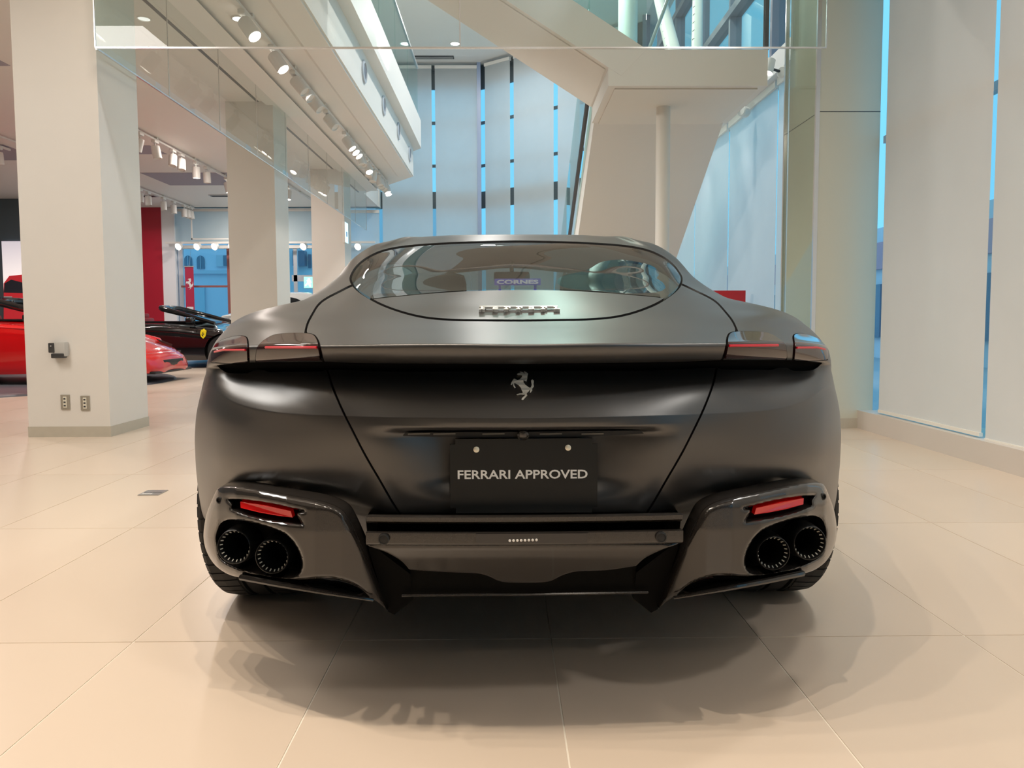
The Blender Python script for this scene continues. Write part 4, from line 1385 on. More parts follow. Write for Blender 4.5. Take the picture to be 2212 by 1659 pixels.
    MB().add([(CARX - 0.46, 2.16, z1 - 0.05), (CARX + 0.46, 2.16, z1 - 0.05), (CARX + 0.60, 2.75, z1 - 0.035), (CARX - 0.60, 2.75, z1 - 0.035),
              (CARX - 0.46, 2.16, z1 - 0.09), (CARX + 0.46, 2.16, z1 - 0.09), (CARX + 0.60, 2.75, z1 - 0.09), (CARX - 0.60, 2.75, z1 - 0.09)],
             [(0, 1, 2, 3), (4, 7, 6, 5), (0, 4, 5, 1), (1, 5, 6, 2), (2, 6, 7, 3), (3, 7, 4, 0)]).build('parcel_shelf', leather, root)
    for x in (-0.30, 0.30):
        MB().box(CARX + x - 0.24, CARX + x + 0.24, 2.72, 2.86, 0.55, z1 - 0.0, 0.03).build('rear_seat', leather, root, smooth=True)
    for x in (-0.37, 0.37):
        st = MB()
        st.box(CARX + x - 0.25, CARX + x + 0.25, 3.55, 4.05, 0.42, 0.56, 0.04)
        so = st.build('front_seat', leather, root, smooth=True)
        MB().box(CARX + x - 0.245, CARX + x + 0.245, 3.46, 3.62, 0.5, 1.00, 0.05).build('backrest', leather, so, smooth=True)
        MB().box(CARX + x - 0.15, CARX + x + 0.15, 3.44, 3.56, 0.96, 1.145, 0.05).build('headrest', leather, so, smooth=True)
    MB().box(CARX - 0.70, CARX + 0.70, 4.45, 4.85, 0.62, 0.90, 0.05).build('dashboard', leather, root, smooth=True)
    sw = MB().tube([Vector((CARX - 0.37 + 0.175 * math.cos(a_), 4.30, 0.86 + 0.175 * math.sin(a_))) for a_ in (2 * math.pi * k / 28 for k in range(28))], 0.015, 8, closed=True)
    sw.box(CARX - 0.53, CARX - 0.21, 4.30, 4.32, 0.845, 0.875)
    sw.build('steering_wheel', leather, root, smooth=True)
    MB().box(CARX - 0.10, CARX + 0.10, 4.12, 4.15, 1.135, 1.195, 0.015).build('rear_view_mirror', leather, root, smooth=True)
    MB().tube([(CARX, 4.14, 1.19), (CARX, 4.20, 1.25)], 0.012, 8).build('mirror_stem', leather, root)
    # door mirrors
    for s_ in (-1, 1):
        o = MB().box(CARX + s_ * 0.99 - 0.09, CARX + s_ * 0.99 + 0.09, 4.42, 4.54, 0.94, 1.06, 0.03).build('door_mirror', paint, root, smooth=True)
        MB().tube([(CARX + s_ * 0.86, 4.5, 0.90), (CARX + s_ * 0.95, 4.5, 0.96)], 0.02, 8).build('mirror_arm', satin, o)
    # nose: grille opening and lamps, for the far end
    MB().box(CARX - 0.55, CARX + 0.55, 6.10, 6.185, 0.28, 0.46, 0.03).build('front_grille', satin, root, smooth=True)
    return root


def make_wheels(root, cx, wheels, xs, widths, rim, seg=72):
    tyre = mat('tyre_rubber', (0.014, 0.014, 0.014), rough=0.62, spec=0.3, bump=0.2, bscale=500)
    for (y, r), xc, w in zip(wheels, xs, widths):
        for s_ in (-1, 1):
            c = (cx + s_ * xc, y, r)
            h = w / 2
            prof = [(r * 0.72, -h * 0.93), (r * 0.80, -h), (r * 0.90, -h * 0.99), (r * 0.955, -h * 0.94), (r * 0.985, -h * 0.84), (r * 0.997, -h * 0.6), (r, -h * 0.3), (r, -h * 0.26), (r * 0.975, -h * 0.25), (r * 0.975, -h * 0.18), (r, -h * 0.17),
                    (r, h * 0.17), (r * 0.975, h * 0.18), (r * 0.975, h * 0.25), (r, h * 0.26), (r, h * 0.3), (r * 0.997, h * 0.6), (r * 0.985, h * 0.84), (r * 0.955, h * 0.94), (r * 0.90, h * 0.99), (r * 0.80, h), (r * 0.72, h * 0.93)]
            t = MB().lathe(prof, c, (s_, 0, 0), seg).build('wheel', tyre, root, smooth=True)
            # tread blocks
            mb = MB()
            nb = 54
            for k in range(nb):
                a0 = 2 * math.pi * (k + 0.10) / nb
                a1 = 2 * math.pi * (k + 0.90) / nb
                for side in (-1, 1):
                    Vs = []
                    for f_, rr, sh in ((0.32, r * 0.996, 0.0), (0.62, r * 0.993, 0.25), (0.85, r * 0.981, 0.5), (0.945, r * 0.952, 0.62)):
                        for a_ in (a0, a1):
                            aa = a_ + sh * (2 * math.pi / nb) * 0.8
                            for dr in (-0.004, 0.004):
                                q = rr + dr
                                Vs.append((c[0] + side * h * f_, c[1] + q * math.cos(aa), c[2] + max(q * math.sin(aa), -r + 0.0005)))
                    Fs = []
                    for i in range(3):
                        b = 4 * i
                        Fs += [(b + 1, b + 3, b + 7, b + 5), (b, b + 1, b + 5, b + 4), (b + 2, b + 6, b + 7, b + 3)]
                    mb.add(Vs, Fs)
            mb.build('tread', tyre, t, kind='stuff')
            rm = MB().lathe([(r * 0.73, h * 0.9), (r * 0.70, h * 0.94), (r * 0.67, h * 0.80), (r * 0.66, -h * 0.9)], c, (s_, 0, 0), 40)
            rm.lathe([(r * 0.66, h * 0.1), (r * 0.3, h * 0.15), (0.001, h * 0.15)], c, (s_, 0, 0), 30)
            ro = rm.build('rim', rim, t, smooth=True)
            mb = MB()
            for k in range(5):
                for da in (-0.16, 0.16):
                    a_ = 2 * math.pi * k / 5 + 0.3
                    mb.tube([(c[0] + s_ * h * 0.74, c[1] + r * 0.12 * math.cos(a_), c[2] + r * 0.12 * math.sin(a_)), (c[0] + s_ * h * 0.80, c[1] + r * 0.45 * math.cos(a_ + da * 0.5), c[2] + r * 0.45 * math.sin(a_ + da * 0.5)), (c[0] + s_ * h * 0.84, c[1] + r * 0.69 * math.cos(a_ + da), c[2] + r * 0.69 * math.sin(a_ + da))], 0.017, 6)
            mb.lathe([(r * 0.17, h * 0.6), (r * 0.15, h * 0.86), (0.001, h * 0.88)], c, (s_, 0, 0), 20)
            mb.build('spokes', rim, t, smooth=True)


coupe = build_coupe()
# ------------------------------------------------------------------ spotlights and tracks
lamp_white = mat('lamp_white', (0.74, 0.73, 0.70), rough=0.4)
lens_on = emitter('lit_lens', (1.0, 0.95, 0.86), 14.0)
lens_off = mat('unlit_lens', (0.70, 0.68, 0.64), rough=0.3)


def spot_proto(name, lit):
    """a track head hanging below its adapter, aimed along -z; origin at the track"""
    t_ = thing(name, 'x', 'spotlight')
    MB().box(-0.035, 0.035, -0.07, 0.07, -0.045, 0.0, 0.008).build('adapter', lamp_white, t_)
    MB().tube([(0, 0, -0.045), (0, 0, -0.10)], 0.012, 8).build('stem', lamp_white, t_)
    h = MB().lathe([(0.03, 0.0), (0.066, -0.006), (0.070, -0.025), (0.070, -0.205), (0.064, -0.21), (0.058, -0.19)], (0, 0, -0.09), (0, 0, 1), 18).build('housing', lamp_white, t_, smooth=True)
    MB().lathe([(0.001, -0.195), (0.060, -0.195)], (0, 0, -0.09), (0, 0, 1), 16).build('lens', lens_on if lit else lens_off, h)
    return t_


P_ON, P_OFF = spot_proto('track_spotlight', True), spot_proto('track_spotlight', False)
USED = {True: False, False: False}


def head(loc, aim, lit, label, group):
    src = P_ON if lit else P_OFF
    if USED[lit]:
        o = copy_tree(src)
    else:
        o = src
        USED[lit] = True
    o.location = loc
    d = Vector(aim) - Vector(loc)
    # swing the housing only: it hangs from the stem
    for c_ in o.children:
        if c_.name.startswith('housing'):
            q = Vector((0, 0, -1)).rotation_difference(d.normalized())
            piv = Vector((0, 0, -0.09))
            c_.matrix_local = Matrix.Translation(piv) @ q.to_matrix().to_4x4() @ Matrix.Translation(-piv)
    o['label'], o['group'], o['category'] = label, group, 'spotlight'
    return o


def spot_lamp(loc, aim, e, size=70, col=NEUT, rad=0.03, blend=0.5):
    l_ = bpy.data.lights.new('spot_lamp', 'SPOT')
    l_.energy, l_.spot_size, l_.spot_blend, l_.shadow_soft_size = e, math.radians(size), blend, rad
    l_.color = col
    o = bpy.data.objects.new('spot_lamp', l_)
    COL.objects.link(o)
    o.location = loc
    o.rotation_euler = (Vector(aim) - Vector(loc)).to_track_quat('-Z', 'Y').to_euler()
    return o


def track(name, label, x, y0, y1, z):
    t_ = thing(name, label, 'track', (x, (y0 + y1) / 2, z))
    MB().box(x - 0.018, x + 0.018, y0, y1, z - 0.03, z).build('rail', lamp_white, t_)
    for k in range(int((y1 - y0) / 1.5) + 1):
        MB().box(x - 0.03, x + 0.03, y0 + 1.5 * k, y0 + 1.5 * k + 0.05, z - 0.005, z + 0.04).build('clip', lamp_white, t_)
    return t_


# main track under the mezzanine edge
XT, ZT = -2.52, ZL - 0.06
track('light_track', 'long white light track under the mezzanine soffit', XT, 6.1, 16.2, ZL - 0.03)
pxs = [(548, 0), (612, 1), (655, 0), (668, 0), (688, 0), (722, 0), (760, 1), (769, 1), (771, 1), (788, 0), (795, 0), (805, 1), (812, 0), (820, 0), (828, 0), (834, 0), (840, 0), (845, 1), (850, 1)]
lit_pos = []
last_y = 0
for k, (px_, lit) in enumerate(pxs):
    y_ = min(15.5, XT * FPX / (px_ - 1090 - 6))
    y_ = max(y_, last_y + 0.24)
    last_y = y_
    if k == 0:
        y_, lit = 7.42, 1
    loc = (XT, y_, ZT)
    aim = (0.3 if lit else random.choice((-3.0, -0.5, 0.8)), y_ - random.uniform(0.3, 2.5), 0.0) if px_ < 780 else (random.uniform(-3, 0), y_ - random.uniform(0.5, 3), 0)
    head(loc, aim, bool(lit), f'white spotlight on the soffit track, {ORD[k]} from its near end', 'spotlights on the soffit track')
    if lit:
        lit_pos.append(loc)
# tracks in the low ceiling on the left
track('light_track', 'light track in the left ceiling between the front two pillars', -5.75, 9.5, 15.8, ZL - 0.03)
for k, px_ in enumerate((322, 353, 390, 408, 438, 460, 502)):
    y_ = -5.75 * FPX / (px_ - 1090)
    lit = px_ in (438, 502)
    head((-5.75, y_, ZT), (-5.75 + random.uniform(-1.5, 1.5), y_ - 1.0 if k in (2, 3) else y_ + 0.2, 0), lit, f'white spotlight on the left ceiling track, {ORD[k]} from its near end', 'spotlights on the left ceiling track')
track('light_track', 'light track in the left ceiling, nearer the red wall', -8.15, 12.0, 19.8, ZL - 0.03)
for k, px_ in enumerate((318, 335, 367, 388, 410, 433, 445)):
    y_ = min(19.7, -8.15 * FPX / (px_ - 1090)) - (0.32 if k == 5 else 0) - (0.12 if k == 6 else 0)
    head((-8.15, y_, ZT), (-8.15 + (0.6 if k > 4 else 0.1), y_, 0), False, f'white spotlight on the track by the red wall, {ORD[k]} from its near end', 'spotlights on the track by the red wall')
track('light_track', 'short light track at the left picture edge', -8.6, 6.5, 13.2, ZL - 0.03)
for k, px_ in enumerate((30, 32)):
    y_ = (7.55, 12.9)[k]
    head((-8.6, y_, ZT), (-8.6, y_ + 0.5, 0), False, ['white spotlight at the left picture edge, the nearer one', 'white spotlight at the left picture edge, the farther one'][k], 'spotlights at the left picture edge')
track('light_track', 'short light track between the second and third pillars', -4.75, 16.0, 19.5, ZL - 0.03)
head((-4.75, 16.6, ZT), (-4.9, 16.0, 0), True, 'lit white spotlight alone between the second and third pillars', 'lone spotlight')

# row of lamps on the rail over the shop window
rail = thing('lamp_rail', 'white rail over the shop window carrying round lamps', 'rail', (-6, 19.75, 3.05))
MB().box(-8.9, -3.4, 19.72, 19.78, 3.03, 3.08).build('rail', whitem, rail)
for k, px_ in enumerate((385, 425, 463, 500, 655, 773)):
    q = at(px_, 533, 19.6)
    t_ = thing('window_lamp', f'round white lamp on the rail over the shop window, {ORD[k]} from the left', 'lamp', q, 'lamps over the shop window')
    MB().lathe([(0.03, 0.14), (0.075, 0.10), (0.10, 0.0), (0.09, -0.01)], q, (0.25, 0.75, 0.35), 18).build('shade', lamp_white, t_, smooth=True)
    MB().lathe([(0.001, 0.0), (0.092, 0.0)], q, (0.25, 0.75, 0.35), 18).build('lens', emitter('lit_lens_soft', (1.0, 0.97, 0.92), 5.0), t_)
    MB().tube([(q[0] + 0.03, q[1] + 0.08, q[2] + 0.04), (q[0] + 0.03, 19.712, 3.05)], 0.008, 6).build('arm', lamp_white, t_)

# adjustable lamps on the right beam
for k, (px_, py_) in enumerate(((1694, 157), (1606, 241))):
    y_ = on_x(px_, py_, 2.93)
    q = at(px_, py_, y_)
    t_ = thing('beam_lamp', ['white swivel lamp on the right beam, the nearer one', 'white swivel lamp on the right beam, the farther one'][k], 'spotlight', q, 'swivel lamps on the right beam')
    MB().lathe([(0.001, 0.05), (0.05, 0.05), (0.062, 0.035), (0.062, -0.06)], q, (-0.8, -0.6, 0), 22).build('base', lamp_white, t_, smooth=True)
    q2 = q + np.array([-0.17, -0.02, 0.04])
    MB().tube([q, q2], 0.014, 8).build('arm', darkm, t_)
    MB().lathe([(0.035, 0.10), (0.05, 0.09), (0.055, -0.06), (0.048, -0.05)], q2, (0.25, 0.1, 0.9), 20).build('housing', lamp_white, t_, smooth=True)
    MB().lathe([(0.001, -0.05), (0.05, -0.05)], q2, (0.25, 0.1, 0.9), 18).build('lens', lens_on, t_)

# round air nozzles on the mezzanine fascia
for k, (px_, py_) in enumerate(((787, 155), (829, 228), (861, 283), (885, 333))):
    y_ = on_x(px_, py_, -1.89)
    q = at(px_, py_, y_)
    t_ = thing('air_nozzle', f'round air nozzle on the pale mezzanine fascia, {ORD[k]} from the near end', 'vent', q, 'air nozzles on the fascia')
    MB().lathe([(0.15, -0.02), (0.15, 0.012), (0.115, 0.02), (0.11, 0.0)], q, (1, 0, 0), 26).build('ring', mat('nozzle_grey', (0.50, 0.54, 0.60), rough=0.4), t_, smooth=True)
    MB().lathe([(0.108, 0.004), (0.06, 0.016), (0.001, 0.016)], q, (1, 0, 0), 24).build('cone', mat('nozzle_dark', (0.16, 0.18, 0.22), rough=0.5), t_, smooth=True)

# downlights and vent in the atrium ceiling
for k, (px_, py_, r) in enumerate(((983, 110, 0.11), (1078, 40, 0.09), (516, 58, 0.06))):
    z_ = ZU if k < 2 else ZL
    y_ = (z_ - 0.91) * FPX / (698 - py_)
    q = at(px_, py_, y_)
    t_ = thing('downlight', ['round downlight in the high atrium ceiling beside the dark vent', 'small downlight in the high atrium ceiling above the stair', 'small downlight in the soffit near the smoke barrier corner'][k], 'downlight', (q[0], q[1], z_))
    MB().lathe([(r * 1.2, -0.012), (r * 1.2, 0.0), (r, -0.014), (r, 0.02)], (q[0], q[1], z_), (0, 0, 1), 24).build('trim_ring', whitem, t_, smooth=True)
    MB().lathe([(0.001, -0.006), (r, -0.006)], (q[0], q[1], z_), (0, 0, 1), 24).build('lens', emitter('downlight_lens', (0.95, 1.0, 0.97), 6.0), t_)
y_ = (ZU - 0.91) * FPX / (698 - 138)
xa, xb = (903 - 1090) * y_ / FPX, (986 - 1090) * y_ / FPX
t_ = thing('ceiling_vent', 'long dark slot vent in the high atrium ceiling', 'vent', ((xa + xb) / 2, y_, ZU))
MB().box(xa, xb, y_ - 0.10, y_ + 0.10, ZU - 0.02, ZU).build('frame', darkm, t_)
for q in range(3):
    MB().box(xa + 0.02, xb - 0.02, y_ - 0.07 + 0.055 * q, y_ - 0.05 + 0.055 * q, ZU - 0.026, ZU - 0.02).build('slat', alum, t_)

# ------------------------------------------------------------------ small fittings
q = at(130, 755, 6.0)
t_ = thing('wall_dispenser', 'small grey and black dispenser on the front pillar', 'dispenser', (q[0], 6.02, q[2] - 0.06))
MB().box(q[0] - 0.035, q[0] + 0.062, 5.955, 6.02, q[2] - 0.055, q[2] + 0.062, 0.012).build('body', mat('dispenser_grey', (0.50, 0.49, 0.46), rough=0.35), t_, smooth=True)
MB().box(q[0] - 0.066, q[0] - 0.018, 5.948, 6.02, q[2] - 0.025, q[2] + 0.055, 0.008).build('sensor_panel', mat('dispenser_black', (0.05, 0.05, 0.05), rough=0.3), t_, smooth=True)
MB().box(q[0] - 0.045, q[0] + 0.055, 5.945, 6.0, q[2] - 0.068, q[2] - 0.03, 0.008).build('nozzle_cover', mat('dispenser_black', (0.05, 0.05, 0.05), rough=0.3), t_, smooth=True)
MB().lathe([(0.006, 0), (0.005, 0.003), (0.001, 0.004)], (q[0] - 0.043, 5.948, q[2] + 0.03), (0, -1, 0), 10).build('sensor_eye', alum, t_)
for k, (px_, py_) in enumerate(((139, 869), (182, 871))):
    q = at(px_, py_, 6.0)
    t_ = thing('wall_socket', ['wall socket low on the front pillar, the left of two', 'wall socket low on the front pillar, the right of two'][k], 'socket', (q[0], 6.02, q[2]), 'sockets on the front pillar')
    MB().box(q[0] - 0.036, q[0] + 0.036, 6.008, 6.02, q[2] - 0.06, q[2] + 0.06, 0.004).build('plate', mat('socket_plate', (0.36, 0.33, 0.27), rough=0.4, metal=0.3), t_)
    MB().box(q[0] - 0.014, q[0] + 0.014, 6.004, 6.012, q[2] - 0.045, q[2] + 0.045, 0.002).build('insert', mat('socket_cream', (0.74, 0.70, 0.58), rough=0.4), t_)
    for zz in (-0.028, 0.0, 0.028):
        MB().box(q[0] - 0.008, q[0] + 0.008, 6.002, 6.006, q[2] + zz - 0.006, q[2] + zz + 0.006).build('slot', darkm, t_)
q = at(331, 1064, (0.91) * FPX / (1064 - 698))
t_ = thing('floor_box', 'metal floor socket lid set in the tiles left of the coupe', 'floor socket', (q[0], q[1], 0))
MB().box(q[0] - 0.055, q[0] + 0.055, q[1] - 0.06, q[1] + 0.06, 0.0, 0.004).build('lid', mat('floor_box_metal', (0.42, 0.42, 0.42), rough=0.3, metal=0.8), t_)
MB().box(q[0] - 0.047, q[0] + 0.012, q[1] - 0.052, q[1] - 0.02, 0.004, 0.0055).build('flap', mat('floor_box_bright', (0.75, 0.75, 0.74), rough=0.25, metal=0.6), t_)
MB().box(q[0] - 0.047, q[0] + 0.047, q[1] - 0.004, q[1] + 0.002, 0.004, 0.005).build('hinge_line', darkm, t_)

# red display board behind the coupe on the right
q0, q1 = at(1490, 628, 9.2), at(1609, 628, 9.2)
t_ = thing('display_board', 'red display board standing behind the coupe on the right', 'display board', ((q0[0] + q1[0]) / 2, 9.2, 0))
MB().box(q0[0], q1[0], 9.17, 9.23, 0.10, q0[2]).build('panel', mat('board_red', (0.50, 0.012, 0.014), rough=0.35), t_)
MB().box(q0[0] + 0.05, q1[0] - 0.05, 9.05, 9.35, 0.0, 0.03).build('foot', darkm, t_)
MB().box(q0[0] - 0.01, q0[0] + 0.02, 9.16, 9.24, 0.03, q0[2]).build('side_post', darkm, t_)

# exit signs
def sign_box(name, label, c, w, h, facing, col, fig):
    t_ = thing(name, label, 'sign', c)
    x, y, z = c
    if facing == 'y':
        MB().box(x - w / 2, x + w / 2, y, y + 0.06, z - h / 2, z + h / 2).build('case', whitem, t_)
        MB().box(x - w / 2 + 0.01, x + w / 2 - 0.01, y - 0.004, y, z - h / 2 + 0.01, z + h / 2 - 0.01).build('lit_face', emitter('face_' + fig, col, 1.3), t_)
        pm_ = emitter('figure_white', (1, 1, 1), 1.6)
        f_ = MB()
        f_.box(x - 0.02, x + 0.03, y - 0.008, y - 0.004, z + h * 0.22, z + h * 0.33)
        f_.prism([(x - 0.05, y - 0.008, z + h * 0.18), (x + 0.04, y - 0.008, z + h * 0.2), (x + 0.07, y - 0.008, z - h * 0.05), (x + 0.03, y - 0.008, z - h * 0.02), (x + 0.06, y - 0.008, z - h * 0.36), (x + 0.02, y - 0.008, z - h * 0.36), (x - 0.01, y - 0.008, z - h * 0.1), (x - 0.08, y - 0.008, z - h * 0.33), (x - 0.10, y - 0.008, z - h * 0.25), (x - 0.03, y - 0.008, z + h * 0.02)], (0, 0.003, 0))
        f_.build('running_figure', pm_, t_)
    else:
        MB().box(x - 0.05, x, y - w / 2, y + w / 2, z - h / 2, z + h / 2).build('case', whitem, t_)
        MB().box(x, x + 0.004, y - w / 2 + 0.01, y + w / 2 - 0.01, z - h / 2 + 0.01, z + h / 2 - 0.01).build('lit_face', emitter('face_' + fig, col, 1.3), t_)
        MB().box(x + 0.004, x + 0.008, y - 0.04, y + 0.03, z - 0.08, z + 0.02).build('arrow', mat('sign_blue', (0.05, 0.2, 0.5), rough=0.5), t_)
    return t_


q = at(667, 610, 19.4)
sign_box('exit_sign', 'green running figure exit sign between the second and third pillars', tuple(q), 0.26, 0.30, 'y', (0.0, 0.75, 0.45), 'green')
MB().tube([(q[0], q[1] + 0.03, q[2] + 0.15), (q[0], 20.05, 2.1)], 0.01, 6).build('bracket', alum, bpy.data.objects['exit_sign'])
yv = on_x(748, 503, -3.20)
q = at(748, 503, yv)
sign_box('wall_sign', 'small lit blue white sign on the side of the third pillar', (-3.195, float(yv), float(q[2])), 0.30, 0.42, 'x', (0.45, 0.85, 1.0), 'blue')

# lightbox poster of a red car on the slate wall
def poster():
    y_ = 18.42
    a, b = at(3, 521, y_), at(130, 709, y_)
    t_ = thing('lightbox_poster', 'tall lit poster of a red car on the slate wall', 'poster', ((a[0] + b[0]) / 2, y_, b[2]))
    m = bpy.data.materials.new('poster_print')
    m.use_nodes = True
    n = m.node_tree
    bs = n.nodes['Principled BSDF']
    tc = n.nodes.new('ShaderNodeTexCoord')
    sp = n.nodes.new('ShaderNodeSeparateXYZ')
    cr = n.nodes.new('ShaderNodeValToRGB')
    n.links.new(tc.outputs['Generated'], sp.inputs[0])
    n.links.new(sp.outputs[2], cr.inputs[0])
    e = cr.color_ramp.elements
    e[0].position, e[0].color = 0.0, (0.55, 0.45, 0.42, 1)
    e[1].position, e[1].color = 1.0, (0.62, 0.57, 0.62, 1)
    for p_, c_ in ((0.45, (0.85, 0.70, 0.65, 1)), (0.62, (0.90, 0.82, 0.80, 1))):
        k = e.new(p_)
        k.color = c_
    n.links.new(cr.outputs[0], bs.inputs['Base Color'])
    n.links.new(cr.outputs[0], bs.inputs['Emission Color'])
    bs.inputs['Emission Strength'].default_value = 0.7
    MB().box(a[0], b[0], y_, y_ + 0.07, b[2], a[2]).build('print', m, t_)
    red = mat('poster_red', (0.55, 0.03, 0.04), rough=0.4, emit=(0.7, 0.03, 0.04), estr=0.35)
    drk = mat('poster_dark', (0.05, 0.05, 0.07), rough=0.4)
    F_ = lambda pts, m_, nm, d_: MB().prism([at(x, y, y_ - d_) for x, y in pts], (0, 0.004, 0)).build(nm, m_, t_)
    F_([(8, 612), (20, 596), (60, 592), (110, 610), (128, 640), (128, 700), (8, 700)], red, 'car_shape', 0.006)
    F_([(8, 632), (10, 612), (24, 604), (55, 612), (70, 634)], drk, 'screen_shape', 0.012)
    F_([(8, 640), (26, 640), (24, 660), (8, 660)], mat('poster_white', (0.8, 0.78, 0.82), rough=0.4), 'number_shape', 0.012)


poster()

# dealer sign behind the rear glass of the coupe
SY = 2.50
q = at(1118, 609, SY)
a, b = at(1069, 602, SY), at(1169, 616, SY)
w_, h_ = b[0] - a[0], a[2] - b[2]
t_ = thing('dealer_sign', 'narrow blue and white name sign behind the coupe rear window', 'sign', (q[0], SY, q[2] - h_ / 2))
MB().box(q[0] - w_ / 2, q[0] + w_ / 2, SY, SY + 0.006, q[2] - h_ / 2, q[2] + h_ / 2).build('board', mat('sign_violet', (0.16, 0.16, 0.70), rough=0.4, emit=(0.10, 0.10, 0.6), estr=0.2), t_)
tv, tf = text_mesh('CORNES', 0.03, 0.0006, 0.0012)
tv[:, 0] *= (w_ * 0.9) / (tv[:, 0].max() - tv[:, 0].min())
tv[:, 1] *= (h_ * 0.62) / (tv[:, 1].max() - tv[:, 1].min())
obj('lettering', np.c_[q[0] + tv[:, 0], SY - 0.002 - tv[:, 2], q[2] + tv[:, 1]], tf, mat('sign_white', (0.85, 0.85, 0.9), rough=0.4, emit=(0.8, 0.8, 0.9), estr=0.25), t_)
ft = MB()
for x in (-0.06, 0.06):
    ft.box(q[0] + x - 0.004, q[0] + x + 0.004, SY + 0.007, SY + 0.05, at(1130, 618, 2.24)[2] - 0.036, q[2] - h_ / 2 + 0.01)
ft.build('foot', mat('sign_violet', (0.10, 0.10, 0.55)), t_)

# ------------------------------------------------------------------ other cars
SKIN = {}


